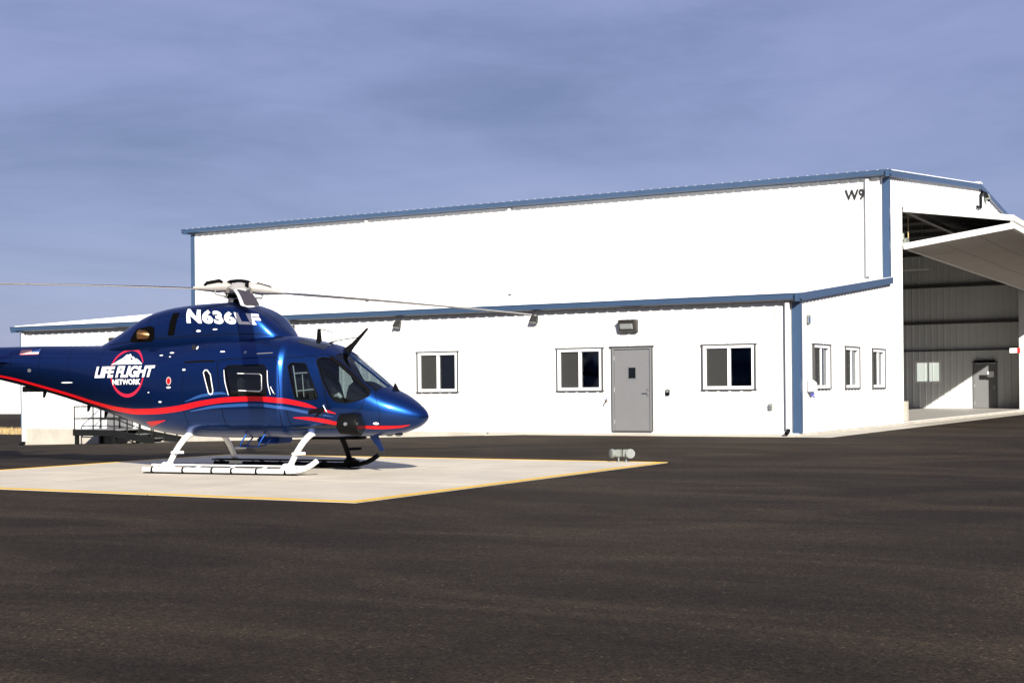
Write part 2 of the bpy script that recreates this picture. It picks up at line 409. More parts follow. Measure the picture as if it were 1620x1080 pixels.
P_().box(XR0, XR1, RIDY-.2, RIDY+.2, RIDZ+.09, RIDZ+.14).build('ridge_cap', M['roof'], HG)

# gutters (open troughs with a rolled lip)
def gutter(y, z, x0, x1):
    b = P_(); t = .012
    poly = [(y+.13, z), (y+.13, z-.145), (y+.02, z-.165), (y-.045, z-.13), (y-.06, z-.02), (y-.075, z), (y-.06, z+.012), (y-.045, z-.015), (y-.03, z-.12), (y+.02, z-.148), (y+.118, z-.132), (y+.118, z)]
    b.loft([[(x0, a, c) for a, c in poly], [(x1, a, c) for a, c in poly]])
    b.build('gutter', M['trim'], HG)
    for x in (x0-.004, x1): P_().loft([[(x, a, c) for a, c in poly[:6]], [(x+.004, a, c) for a, c in poly[:6]]]).build('gutter_end_cap', M['trim'], HG)
gutter(MY-.235, EZ+.058, XR0-.02, XR1+.04)
gutter(FARY+.165, EZ+.045, XR0-.02, XR1+.04)
gutter(FY-.235, AEZ0+.03, ALX-.24, XR1+.04)
# fascia behind gutters, rake trims, corner trims
def strip(name, a, b_, w, h, m=M['trim'], up=(0,0,1)): return P_().bar(a, b_, w, h, up).build(name, m, HG)
strip('eave_trim', (LX-.2, MY-.085, EZ-.045), (GX+.08, MY-.085, EZ-.045), .05, .13)
strip('eave_trim', (ALX-.15, FY-.085, AEZ0-.055), (GX+.08, FY-.085, AEZ0-.055), .05, .13)
for xx in (GX+.075, LX-.075):
    strip('rake_trim', (xx, MY-.36, EZ-.055), (xx, RIDY, RIDZ-.03), .10, .19)
    strip('rake_trim', (xx, RIDY, RIDZ-.03), (xx, FARY+.36, EZ-.055), .10, .19)
    xa = xx if xx > -20 else ALX-.075
    strip('rake_trim', (xa, FY-.36, AEZ0-.07), (xa, MY-.06 if xx < -20 else MY+.05, AEZ1-.005), .10, .19)
for cx, sx in ((GX, 1), (LX, -1)):
    for cy, z0, z1 in ((FY, FZ-.02, AEZ0-.16), (MY, AEZ1-.02, EZ-.14)):
        cx = cx if cx > -20 else (ALX if cy == FY else LX)
        b = P_(); b.box(min(cx+sx*.045, cx-sx*.15), max(cx+sx*.045, cx-sx*.15), cy-.046, cy-.031, z0, z1); b.box(min(cx+sx*.031, cx+sx*.046), max(cx+sx*.031, cx+sx*.046), cy-.031, cy+.14, z0, z1)
        b.build('corner_trim', M['trim'], HG)
strip('base_trim', (ALX, FY-.034, FZ-.035), (GX, FY-.034, FZ-.035), .012, .05, M['white'])

# downspouts with dark outlet elbows
def downspout(x, y, ztop_, zbot):
    b = P_().box(x-.055, x+.055, y-.125, y-.034, zbot+.10, ztop_)
    b.build('downspout', M['white'], HG, bevel=.01)
    e = P_(); e.tube([(x, y-.08, zbot+.10), (x, y-.09, zbot+.05), (x, y-.16, zbot+.02), (x, y-.24, zbot)], .05, 8)
    e.build('downspout_elbow', M['dark'] , HG, smooth=True)
for x in (-11.07, -23.39, -29.37): downspout(x, MY, EZ-.12, aztop(MY)+.02)
for x in (-10.73,): downspout(x, FY, AEZ0-.15, FZ-.02)
downspout(ALX+.14, FY, AEZ0-.15, -.29)

# windows
def window(axis, const, u0, u1, z0, z1, sign, screen_first=True, blinds=False, parent=HG):
    # box with width along the wall, d outward
    def bx(b, a, c, lo, hi, d0, d1):
        q0, q1 = sorted((const + sign*d0, const + sign*d1))
        if axis == 'X': b.box(a, c, q0, q1, lo, hi)
        else: b.box(q0, q1, a, c, lo, hi)
    fw, b = .075, P_()
    for a, c, lo, hi in ((u0, u1, z0, z0+fw), (u0, u1, z1-fw, z1), (u0, u0+fw, z0+fw, z1-fw), (u1-fw, u1, z0+fw, z1-fw)): bx(b, a, c, lo, hi, -TH-.01, .040)
    um = (u0+u1)/2; bx(b, um-.035, um+.035, z0+fw, z1-fw, -.07, .02)
    w = b.build('window', M['vinyl'], HG)
    t = P_(); g = .029
    for a, c, lo, hi in ((u0-g-.03, u1+g+.03, z1+.001, z1+g), (u0-g-.02, u1+g+.02, z0-g, z0-.001), (u0-g, u0-.001, z0-.001, z1+.001), (u1+.001, u1+g, z0-.001, z1+.001)): bx(t, a, c, lo, hi, .004, .062)
    local(t, HG); o = MB.build(t, 'trim', M['grey_trim'], w)
    for k, (a, c) in enumerate(((u0+fw, um-.035), (um+.035, u1-fw))):
        s = P_(); bx(s, a, c, z0+fw, z1-fw, -.030-.015*k, -.026-.015*k); local(s, HG); MB.build(s, 'pane', M['pane'], w)
        if (k == 0) == screen_first:
            s = P_(); bx(s, a+.004, c-.004, z0+fw+.004, z1-fw-.004, -.012, -.010); local(s, HG); MB.build(s, 'insect_screen', M['screen'], w)
    if blinds:
        n = 26
        for q in range(n):
            zz = z0 + fw + (z1-z0-2*fw)*(q+.5)/n
            s = P_(); bx(s, u0+.08, u1-.08, zz-.017, zz+.015, -TH-.06, -TH-.052); local(s, HG); MB.build(s, 'blind_slat', M['blind'], w)
    return w
for a, b in front_windows: window('X', FY, a, b, WZ0, WZ1, -1)
for a, b in gable_windows: window('Y', GX, a, b, WZ0, WZ1, 1, blinds=True)
window('X', FARY, *FARW, 1, screen_first=None)
# curtain in the left-hand room, seen lit through the glass
P_().box(-22.3, -20.95, FY+1.9, FY+1.94, FZ, 2.6).build('partition', M['room'], HG)

# steel personnel doors
def pdoor(u0, u1, z0, z1, const, sign, vision=True, swing=1):
    Y = lambda d: const + sign*d
    def bx(b, a, c, lo, hi, d0, d1): q = sorted((Y(d0), Y(d1))); b.box(a, c, q[0], q[1], lo, hi); return b
    fr = P_(); w = .052
    for a, c, lo, hi in ((u0, u0+w, z0, z1), (u1-w, u1, z0, z1), (u0+w, u1-w, z1-w, z1)): bx(fr, a, c, lo, hi, -TH-.01, .048)
    d = fr.build('door', M['grey_door'], HG)
    hd = P_(); bx(hd, u0-.07, u1+.06, z1+.001, z1+.03, .0, .075); bx(hd, u0-.022, u0-.001, z0, z1, .0, .05); bx(hd, u1+.001, u1+.022, z0, z1, .0, .05); local(hd, HG); MB.build(hd, 'drip_cap', M['grey_trim'], d)
    lf = P_(); bx(lf, u0+w+.004, u1-w-.004, z0+.015, z1-w-.004, -.035, .012)
    local(lf, HG); MB.build(lf, 'leaf', M['grey_door'], d, bevel=.003)
    um = (u0+u1)/2
    if vision:
        v = P_(); bx(v, um-.13, um+.13, z1-.84, z1-.50, .013, .019); local(v, HG); MB.build(v, 'vision_frame', M['grey_door'], d)
        v = P_(); bx(v, um-.10, um+.10, z1-.81, z1-.53, .0195, .022); local(v, HG); MB.build(v, 'vision_panel', M['dark_glass'], d)
    h = P_(); bx(h, u1-w-.105, u1-w-.045, z0+.90, z0+1.10, .013, .022)
    h.tube([(u1-w-.075, Y(.02), z0+1.0), (u1-w-.075, Y(.07), z0+1.0), (u1-w-.20, Y(.075), z0+1.0)], .011, 8)
    local(h, HG); MB.build(h, 'handle', M['steel'], d)
    for zz in (z0+.25, z0+1.08, z1-.28):
        q = P_(); q.tube([(u0+w, Y(.02), zz-.06), (u0+w, Y(.02), zz+.06)], .011, 8); local(q, HG); MB.build(q, 'hinge', M['steel'], d)
    th = P_(); bx(th, u0, u1, z0-.03, z0+.012, -.02, .07); local(th, HG); MB.build(th, 'threshold', M['grey_trim'], d)
    return d
pdoor(*front_doors[0], FZ, DZ, FY, -1)
pdoor(*front_doors[1], FZ, DZ, FY, -1)
dd = pdoor(FARD[0], FARD[1], FZ, FARD[3], FARY-TH, -1, vision=False)
q = P_().box(-12.72, -12.42, FARY-TH-.03, FARY-TH-.022, 1.78, 2.06); local(q, HG); MB.build(q, 'notice', M['letter'], dd)
q = P_().box(-13.3, -12.35, FARY-TH-.16, FARY-TH-.05, FARD[3]-.02, FARD[3]+.10); local(q, HG); MB.build(q, 'door_closer', M['dark'], dd)

# hangar framing: girts, rigid frames, purlins
for z in (3.10, 4.45, 6.22):
    P_().box(LX+.3, GX-.25, FARY-TH-.16, FARY-TH-.021, z-(.03 if z < 4 else .07), z+(.03 if z < 4 else .07)).build('girt', M['frame'], HG)
    P_().box(LX+.165, LX+.30, MY+.3, FARY-.5, z-.09, z+.09).build('girt', M['frame'], HG)
def ibeam(pts, depth0, depth1, x):
    b = P_(); a, c = Vector(pts[0]), Vector(pts[1]); d = (c-a).normalized(); nrm = Vector((0, -d.z, d.y))
    for (o0, o1, w) in ((0, .02, .22),): pass
    for off in (-.5, .5):
        b.bar(a + nrm*depth0*off, c + nrm*depth1*off, .22, .018, nrm)
    n0 = [a + nrm*depth0*k for k in (-.5, .5)]; n1 = [c + nrm*depth1*k for k in (-.5, .5)]
    b.loft([[n0[0]+Vector((-.005,0,0)), n0[0]+Vector((.005,0,0)), n0[1]+Vector((.005,0,0)), n0[1]+Vector((-.005,0,0))], [n1[0]+Vector((-.005,0,0)), n1[0]+Vector((.005,0,0)), n1[1]+Vector((.005,0,0)), n1[1]+Vector((-.005,0,0))]])
    return b
for x in (-17.4, -24.2, -31.0):
    for ya, s in ((MY+.45, 1), (FARY-.45, -1)):
        ibeam([(x, ya, FZ), (x, ya, EZ-.5)], .3, .6, x).build('frame_column', M['frame'], HG)
        ibeam([(x, ya+s*.1, EZ-.55), (x, RIDY-s*.0, RIDZ-.35)], .7, .4, x).build('frame_rafter', M['frame'], HG)
for k in range(1, 9):
    for s in (-1, 1):
        y = RIDY + s*k*1.55; z = ztop(y)
        P_().box(LX+.3, GX-.2, y-.03, y+.03, z-.28, z-.09).build('purlin', M['frame'], HG)
# jamb columns and header of the folding-door opening
jc = lambda y0, y1, m: P_().box(GX-.42, GX-.165, y0, y1, FZ, OZ).build('jamb_column', m, HG)
jc(OY0-.32, OY0-.02, M['liner']); jc(OY1-.30, OY1+.22, M['liner'])
P_().box(GX-.40, GX-.165, OY0-.3, OY1+.3, OZ+.02, OZ+.42).build('header_beam', M['frame'], HG)
jt = P_(); jt.box(GX-.163, GX+.034, OY0-.012, OY0, FZ, OZ); jt.box(GX-.163, GX+.034, OY1, OY1+.012, FZ, OZ); jt.box(GX-.163, GX+.034, OY0-.012, OY1+.012, OZ, OZ+.012)
jt.build('opening_trim', M['white'], HG)

# bi-fold door folded up: two leaves meeting at the outer fold
FX, FZO = -7.17, 6.24
def leaf(name, x0, z0, x1, z1, th):
    a, c = Vector((x0, 0, z0)), Vector((x1, 0, z1)); d = (c-a).normalized(); up = Vector((-d.z, 0, d.x))
    if up.z < 0: up = -up
    y0, y1 = OY0+.03, OY1-.03; Ln = (c-a).length
    def bar_(b, s0, s1, ya, yb, t0, t1):
        pts = [a+d*s0+up*t0, a+d*s1+up*t0, a+d*s1+up*t1, a+d*s0+up*t1]
        b.loft([[(p.x, ya, p.z) for p in pts], [(p.x, yb, p.z) for p in pts]]); return b
    fr = P_()
    for s0, s1 in ((0, .1), (Ln-.1, Ln)): bar_(fr, s0, s1, y0, y1, -th/2, th/2)
    for ya, yb in ((y0, y0+.1), (y1-.1, y1)): bar_(fr, .1, Ln-.1, ya, yb, -th/2, th/2)
    L_ = fr.build('door_leaf', M['white'], HG); 
    sgn = -1 if name == 'low' else 1
    # ribbed outer skin, one sheet per bay, and inner frame bars
    nb = 8; wy = (y1-y0-.2)/nb
    for k in range(nb):
        sk = P_(); ya = y0+.1+k*wy+.008; yb = ya+wy-.016
        bar_(sk, .1, Ln-.1, ya, yb, sgn*(th/2-.03), sgn*(th/2-.012))
        yy = ya+.12
        while yy < yb-.1 and name != 'low':
            bar_(sk, .1, Ln-.1, yy, yy+.05, sgn*(th/2-.012), sgn*(th/2+.008)); yy += .305
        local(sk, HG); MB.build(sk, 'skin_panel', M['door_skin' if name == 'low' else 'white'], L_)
        bb = P_(); bar_(bb, .1, Ln-.1, ya-.03, ya+.03, -sgn*(th/2-.03), -sgn*th/2*.2); local(bb, HG); MB.build(bb, 'stiffener', M['frame'], L_)
    il = P_(); bar_(il, .1, Ln-.1, y0+.1, y1-.1, sgn*(th/2-.05), sgn*(th/2-.032)); local(il, HG); MB.build(il, 'inner_lining', M['ceiling'], L_)
    for s in (Ln*.33, Ln*.66):
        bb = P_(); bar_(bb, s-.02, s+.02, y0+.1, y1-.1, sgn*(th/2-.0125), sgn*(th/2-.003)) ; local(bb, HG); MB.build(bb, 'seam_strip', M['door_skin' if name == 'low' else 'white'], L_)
    return L_
leaf('up', GX+.06, 6.86, FX, FZO+.12, .17)
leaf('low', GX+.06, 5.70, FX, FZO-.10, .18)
P_().box(FX-.10, FX-.03, OY0+.05, OY1-.05, FZO-.03, FZO+.06).build('fold_hinge', M['door_skin'], HG)
P_().box(GX-.15, GX+.05, OY0+.02, OY1-.02, 6.90, 6.925).build('top_hinge', M['frame'], HG)
# lift straps and drum motor in the gap
for y in (OY0+.9, OY0+6.5, OY0+12, OY0+17.5, OY0+22.6):
    P_().box(GX+.0, GX+.012, y-.04, y+.04, 5.78, 6.80).build('lift_strap', M['tan_strap'], HG)
for y in (OY0+.35, OY0+6.2, OY0+14.8, OY0+20.5):
    b = P_(); b.box(GX-.10, GX+.10, y-.10, y+.16, 5.76, 5.98); b.tube([(GX, y-.16, 5.92), (GX, y-.16, 6.12)], .05, 10); b.tube([(GX+.05, y+.16, 5.9), (GX+.05, y+.28, 6.0), (GX+.05, y+.36, 5.92), (GX+.05, y+.36, 5.78)], .03, 8)
    b.build('lift_latch', M['lamp_white'], HG, smooth=True)
P_().box(GX-.46, GX-.17, OY0+1.2, OY0+1.45, FZ, .92).build('jamb_guard', M['foundation'], HG)

# ------------------------------------------------------------------ lettering helper
def text_bm(txt, size, bold=0.0, shear=0.0, sx=1.0, spacing=1.0):
    cu = bpy.data.curves.new('t', 'FONT'); cu.body = txt; cu.size = size; cu.offset = bold; cu.shear = shear; cu.resolution_u = 4
    cu.space_character = spacing; cu.align_x = 'LEFT'
    o = bpy.data.objects.new('t', cu); COL.objects.link(o)
    dg = bpy.context.evaluated_depsgraph_get(); me = bpy.data.meshes.new_from_object(o.evaluated_get(dg))
    bpy.data.objects.remove(o); bpy.data.curves.remove(cu)
    bm = bmesh.new(); bm.from_mesh(me); bpy.data.meshes.remove(me)
    return bm
def fit(bm, x0, x1, y0, y1):
    xs_ = [v.co.x for v in bm.verts]; ys_ = [v.co.y for v in bm.verts]; a, b, c, d = min(xs_), max(xs_), min(ys_), max(ys_)
    for v in bm.verts: v.co.x = x0 + (v.co.x-a)/(b-a)*(x1-x0); v.co.y = y0 + (v.co.y-c)/(d-c)*(y1-y0); v.co.z = 0
    return bm
bm = fit(text_bm('W9', 1, .030), -11.77, -11.17, 7.01, 7.345)
for v in bm.verts: v.co = Vector((v.co.x, MY-.034, v.co.y))
me = bpy.data.meshes.new('building_number'); bm.to_mesh(me); bm.free()
fixloc(link(me, 'building_number', M['ink'], HG))

# ------------------------------------------------------------------ fixtures on the building
def wall_pack(x, y, z, label):
    t = tag(empty('wall_light', (x, y, z)), label, 'wall light', 'wall packs above the annex doors')
    b = MB(); b.loft([[(-.26,0,-.15),(.26,0,-.15),(.26,0,.15),(-.26,0,.15)], [(-.26,-.10,-.15),(.26,-.10,-.15),(.26,-.14,.15),(-.26,-.14,.15)], [(-.22,-.16,-.12),(.22,-.16,-.12),(.22,-.22,.13),(-.22,-.22,.13)]]); b.build('housing', M['bronze'], t, bevel=.01)
    b = MB(); b.loft([[(-.19,-.167,-.09),(.19,-.167,-.09),(.19,-.212,.06),(-.19,-.212,.06)], [(-.16,-.21,-.07),(.16,-.21,-.07),(.16,-.235,.05),(-.16,-.235,.05)]]); b.build('lens', M['lens'], t, bevel=.008)
    MB().box(-.25, .25, -.23, -.01, .151, .162).build('visor', M['bronze'], t)
wall_pack(-14.98, FY-.036, 3.02, 'bronze wall light with pale lens above the grey annex door')
wall_pack(-33.05, FY-.036, 3.04, 'bronze wall light at far left, just above the helicopter tail')
for x, lab in ((-22.13, 'small floodlight under the annex eave above the left window'), (-17.72, 'small floodlight under the annex eave, below the rotor blade tip'), (-25.93, 'small floodlight under the annex eave just behind the rotor cowling')):
    t = tag(empty('eave_floodlight', (x, FY-.036, 3.27)), lab, 'floodlight', 'floodlights along the annex eave')
    MB().box(-.05, .05, -.04, 0, -.06, .06).build('base_plate', M['bronze'], t, bevel=.006)
    b = MB(); b.loft([[(-.10,-.04,.09),(.10,-.04,.09),(.10,-.10,.12),(-.10,-.10,.12)], [(-.11,-.10,-.10),(.11,-.10,-.10),(.11,-.22,-.04),(-.11,-.22,-.04)]]); b.build('lamp_head', M['bronze'], t, bevel=.008)
    b = MB(); b.loft([[(-.09,-.11,-.105),(.09,-.11,-.105),(.09,-.21,-.052),(-.09,-.21,-.052)], [(-.09,-.112,-.112),(.09,-.112,-.112),(.09,-.212,-.06),(-.09,-.212,-.06)]]); b.build('lens', M['lens'], t)
t = tag(empty('card_reader', (-13.92, FY-.03, 1.30)), 'small black card reader on the wall right of the grey door', 'card reader')
MB().box(-.055, .055, -.035, 0, -.07, .07).build('housing', M['dark'], t, bevel=.006); MB().box(-.035, .035, -.040, -.0355, .0, .045).build('reader_face', M['lamp_white'], t)
t = tag(empty('outlet_box', (-11.19, FY-.03, .93)), 'small pale outlet box on the wall below the right annex window', 'outlet')
MB().box(-.05, .05, -.05, 0, -.075, .075).build('cover', M['lamp_white'], t, bevel=.008); MB().box(-.035, .035, -.058, -.0505, -.05, .02).build('flap', M['steel'], t)
t = tag(empty('hose_tap', (-15.63, FY-.03, 1.10)), 'small brass hose tap on the wall left of the grey door', 'tap')
MB().tube([(0,0,0),(0,-.09,0),(0,-.12,-.03),(0,-.12,-.07)], .016, 8).build('spout', M['exhaust'], t, smooth=True); MB().tube([(0,-.06,.01),(0,-.06,.05)], .008, 6).tube([(-.035,-.06,.055),(.035,-.06,.055)], .010, 6).build('handle', M['blue_plastic'], t)
t = tag(empty('utility_box', (GX+.03, 33.72, 1.45)), 'pale utility box with blue tap on the gable wall beside the corner', 'utility box')
MB().loft([[(0,-.16,.16),(0,.16,.16),(0,.2,-.16),(0,-.16,-.16)], [(.14,-.16,.10),(.14,.16,.06),(.14,.2,-.16),(.14,-.16,-.16)]]).build('housing', M['vinyl'], t, bevel=.008)
MB().tube([(.07,-.03,-.16),(.07,-.03,-.26),(.10,.05,-.30)], .022, 8).tube([(.07,-.09,-.22),(.07,.12,-.22)], .02, 8).build('tap', M['blue_plastic'], t, smooth=True)
t = tag(empty('notice_plate', (GX+.03, 33.67, 3.08)), 'small pale plate high on the gable wall beside the corner', 'plate')
MB().box(0, .03, -.09, .09, -.11, .11).build('plate', M['lamp_white'], t, bevel=.004); MB().box(.0305, .034, -.06, .06, -.08, .05).build('plate_face', M['sky_stripe'], t)
t = tag(empty('service_mast', (GX+.03, 56.0, 8.45)), 'bent conduit weatherhead on the gable wall below the ridge', 'conduit')
MB().tube([(.05,-1.15,-.25),(.05,-.55,-.25),(.05,-.45,-.2),(.05,-.42,0),(.05,-.40,.28),(.06,-.2,.42),(.10,.25,.42),(.14,.6,.25),(.14,.65,.15)], .05, 10).build('conduit', M['dark'], t, smooth=True)
MB().loft([[(-.0,.45,.2),(.2,.45,.2),(.2,.9,.2),(-.0,.9,.2)], [(.05,.55,.42),(.16,.55,.42),(.16,.8,.42),(.05,.8,.42)]]).build('cap', M['lamp_white'], t, bevel=.02)
# fire alarm on jamb column, batten light
t = tag(empty('fire_alarm', (GX-.43, OY1-.12, 2.98)), 'red and white fire alarm on the grey column inside the hangar door', 'fire alarm')
MB().box(-.06, .06, -.24, -.18, -.12, .12).build('red_housing', M['red_box'], t, bevel=.006); MB().box(-.40, -.06, -.22, -.19, -.11, .11).build('sounder', M['letter'], t, bevel=.006)
t = tag(empty('batten_light', (-13.9, 58.0, 6.15)), 'slim white tube light hanging inside the dark hangar', 'tube light')
MB().box(-1.6, .95, -.05, .05, 0, .05).build('housing', M['letter'], t, bevel=.01); 
for xx in (-1.3, .7): MB().tube([(xx, 0, .05), (xx, 0, ztop(58.0)-6.15-.2)], .008, 6).build('hanger_wire', M['steel'], t)

# ------------------------------------------------------------------ stair and landing at the far annex door
st = tag(empty('entry_stair', (-33.75, 31.75, -.2)), 'black steel landing with steps and railings at the far annex door', 'stairs')
ox, oy, oz = st.location
class S_(MB):
    def build(s, name, m, parent=None, **k): s.v = [(a-ox, b-oy, c-oz) for a, b, c in s.v]; return MB.build(s, name, m, parent, **k)
X0, X1, X2, Y0s, Y1s = -33.78, -32.05, -30.42, 31.75, 32.88
gzl = lambda x: gz(x, 31.8)
S_().box(X0, X1, Y0s, Y1s, .245, .285).build('landing_deck', M['steel'], st)
b = S_(); b.box(X0, X1, Y0s-.04, Y0s-.001, .08, .27); b.box(X0, X1, Y1s+.001, Y1s+.03, .08, .27); b.box(X0-.04, X0-.001, Y0s-.04, Y1s, .08, .27); b.build('edge_beam', M['black_steel'], st)
for x, y in ((X0+.05, Y0s+.05), (X1-.05, Y0s+.05), (X0+.05, Y1s-.05), (X1-.05, Y1s-.05)): S_().box(x-.05, x+.05, y-.05, y+.05, gzl(x)-.05, .244).build('leg', M['black_steel'], st)
for y in (Y0s-.02, Y1s+.02): S_().bar((X1, y, .16), (X2+.05, y, gzl(X2)+.06), .03, .22).build('stringer', M['black_steel'], st)
for k in range(3):
    x = X1 + .14 + k*.47; z = .13 - k*.125
    S_().box(x, x+.36, Y0s, Y1s, z-.035, z).build('tread', M['steel'], st, bevel=.005)
for y in (Y0s-.01, Y1s-.02):
    b = S_(); pts = [(X0+.0, y), (-32.95, y), (X1, y)]
    for x, _ in pts: b.tube([(x, y, .24), (x, y, 1.0)], .022, 8)
    for z in (1.0, .62): b.tube([(X0, y, z), (X1, y, z)], .019, 8)
    b.build('railing', M['black_steel'], st, smooth=True)
    b = S_()
    for k in range(3):
        x = X1 + .55 + k*.5; zz = .2 - (x-X1)*.27; b.tube([(x, y, zz-.12), (x, y, zz+.72)], .022, 8)
    for dz in (1.0, .62): b.tube([(X1, y, dz), (X2+.0, y, dz-(X2-X1)*.27)], .019, 8)
    b.build('stair_railing', M['black_steel'], st, smooth=True)
b = S_()
for z in (1.0, .62): b.tube([(X0, Y0s-.01, z), (X0, Y1s-.02, z)], .019, 8)
b.build('end_railing', M['black_steel'], st, smooth=True)

# ------------------------------------------------------------------ perimeter light pair at the pad corner
def pad_light(x, y, dx, sgn, label):
    t = tag(empty('pad_floodlight', (x, y, 0)), label, 'pad light', 'twin floodlights at the pad corner')
    MB().tube([(0,0,.001),(0,0,.10)], .014, 8).build('stem', M['lamp_white'], t, smooth=True)
    MB().tube([(0,0,.001),(0,0,.012)], .05, 14).build('base_flange', M['lamp_white'], t)
    MB().box(-.055, .055, -.05, .05, .10, .24).build('ballast_box', M['lamp_white'], t, bevel=.010)
    MB().tube([(sgn*.05,0,.165),(sgn*.08,-.02,.165),(sgn*.105,-.05,.165),(sgn*.125,-.075,.165)], [.05,.075,.088,.09], 18).build('lamp_head', M['lamp_white'], t, smooth=True)
    c = (sgn*.127, -.077, .165); MB().tube([(sgn*.124,-.0745,.165),(sgn*.132,-.083,.165)], .078, 18).build('lens', M['lens'], t, smooth=True)
pad_light(-11.315, 24.33, 0, -1, 'left of two small grey floodlights on stems at the pad corner')
pad_light(-11.17, 24.36, 0, 1, 'right of two small grey floodlights on stems at the pad corner')

# ------------------------------------------------------------------ far white hangar behind the annex end
fh = tag(empty('distant_hangar', (-118, 88, -.37)), 'distant long white hangar seen under the helicopter tail boom', 'hangar')
me_ = corrugated('wall', 'X', 0, -22, 22, 0, lambda u: 4.3, [], -1, M['white'], fh, pitch=.6)
corrugated('wall', 'Y', 22, 0, 18, 0, lambda u: 4.3 + .5*(1-abs(u-9)/9), [], 1, M['white'], fh, pitch=.6, extra=(9,))
corrugated('wall', 'X', 18, -22, 22, 0, lambda u: 4.3, [], 1, M['white'], fh, pitch=.6)
corrugated('wall', 'Y', -22, 0, 18, 0, lambda u: 4.3 + .5*(1-abs(u-9)/9), [], -1, M['white'], fh, pitch=.6, extra=(9,))
b = MB(); b.quad((-22.3,-.3,4.3),(22.3,-.3,4.3),(22.3,9,4.85),(-22.3,9,4.85)); b.quad((-22.3,9,4.85),(22.3,9,4.85),(22.3,18.3,4.3),(-22.3,18.3,4.3)); b.build('roof', M['roof'], fh, fix=False)

# ================================================================== helicopter
def hermite(xs, ys):
    xs = np.array(xs, float); ys = np.array(ys, float); n = len(xs); h = np.diff(xs); d = np.diff(ys)/h; m = np.zeros(n)
    for i in range(1, n-1):
        if d[i-1]*d[i] > 0: w1 = 2*h[i]+h[i-1]; w2 = h[i]+2*h[i-1]; m[i] = (w1+w2)/(w1/d[i-1]+w2/d[i])
    m[0] = d[0]; m[-1] = d[-1]
    def f(x):
        x = min(max(x, xs[0]), xs[-1]); i = min(max(int(np.searchsorted(xs, x)-1), 0), n-2); t = (x-xs[i])/h[i]
        return float((2*t**3-3*t*t+1)*ys[i]+(t**3-2*t*t+t)*h[i]*m[i]+(-2*t**3+3*t*t)*ys[i+1]+(t**3-t*t)*h[i]*m[i+1])
    return f
#      station, keel z, top z, half width, z of greatest width, roundness
FUS = [(-7.2,1.98,2.30,.10,2.14,2.0),(-5.5,1.69,2.33,.20,2.00,2.1),(-4.6,1.50,2.33,.27,1.95,2.1),(-3.84,1.32,2.32,.33,1.90,2.2),(-3.0,1.09,2.31,.45,1.80,2.4),
(-2.4,.92,2.32,.56,1.70,2.6),(-2.0,.805,2.34,.645,1.62,2.7),(-1.6,.705,2.36,.725,1.55,2.8),(-1.2,.65,2.38,.79,1.48,2.9),(-.6,.61,2.41,.82,1.45,3.1),
(0,.60,2.43,.83,1.45,3.2),(.7,.60,2.42,.83,1.45,3.2),(1.16,.60,2.39,.83,1.44,3.2),(1.27,.60,2.38,.825,1.44,3.2),(1.38,.605,2.36,.775,1.43,3.1),(1.46,.605,2.345,.762,1.43,3.1),(1.6,.61,2.31,.755,1.42,3.0),(1.97,.61,2.22,.73,1.38,2.9),(2.16,.61,2.13,.715,1.35,2.8),
(2.34,.62,1.99,.70,1.32,2.7),(2.7,.63,1.73,.64,1.24,2.5),(3.08,.66,1.46,.53,1.12,2.3),(3.3,.69,1.36,.43,1.06,2.2),(3.44,.73,1.28,.35,1.03,2.1),(3.61,.80,1.16,.23,.99,2.0),(3.70,.87,1.08,.14,.97,2.0),(3.745,.925,1.02,.06,.97,2.0),(3.76,.955,.985,.015,.97,2.0)]
COW = [(-3.1,2.18,2.27,.16,2.2,2.0),(-2.8,2.1,2.38,.30,2.2,2.2),(-2.41,2.05,2.55,.42,2.25,2.5),(-1.84,2.0,2.82,.54,2.35,2.8),(-1.55,2.0,2.905,.57,2.4,3.0),(-1.13,2.0,2.97,.59,2.42,3.2),(-.52,2.0,3.01,.60,2.45,3.3),(-.1,2.0,3.02,.60,2.45,3.3),(.23,2.0,2.985,.59,2.46,3.7),(.46,2.0,2.915,.565,2.46,4.0),(.69,2.0,2.80,.52,2.42,4.0),(.95,2.0,2.58,.42,2.28,3.2),(1.16,2.05,2.40,.26,2.18,2.2),(1.3,2.1,2.3,.1,2.15,2.)]
def prof(T): s = [t[0] for t in T]; return [hermite(s, [t[k] for t in T]) for k in range(1, 6)]
FP, CP = prof(FUS), prof(COW)
def width(P, T, s, z):
    if s < T[0][0] or s > T[-1][0]: return 0.
    zb, zt, hw, zc, n = [f(s) for f in P]
    r = (z-zc)/(zt-zc) if z > zc else (zc-z)/(zc-zb)
    return 0. if r >= 1 else hw*(1-r**n)**(1/n)
wf = lambda s, z: width(FP, FUS, s, z)
wall_ = lambda s, z: max(wf(s, z), width(CP, COW, s, z))
def ztop_f(s, y):
    zb, zt, hw, zc, n = [f(s) for f in FP]; r = min(1, abs(y)/hw); return zc + (zt-zc)*(1-r**n)**(1/n)
def ring(P, s, n=72, off=0., offz=None):
    zb, zt, hw, zc, e = [f(s) for f in P]; offz = off if offz is None else offz; r = []
    hw = max(.004, hw-off); zt -= offz; zb += offz
    for k in range(n):
        t = 2*math.pi*k/n; c, q = math.cos(t), math.sin(t)
        y = hw*math.copysign(abs(c)**(2/e), c); h = (zt-zc) if q > 0 else (zc-zb); r.append((s, y, zc + h*math.copysign(abs(q)**(2/e), q)))
    return r
def stations(a, b, n, fine=()):
    s = list(np.linspace(a, b, n)) + list(fine); return sorted(set(round(x, 4) for x in s))

HP = Vector((-16.52, 19.43, 0)); HA = R(6.7)
HE = tag(empty('helicopter', HP, HA), 'dark blue helicopter with red stripe and white skids parked on the concrete pad', 'helicopter')

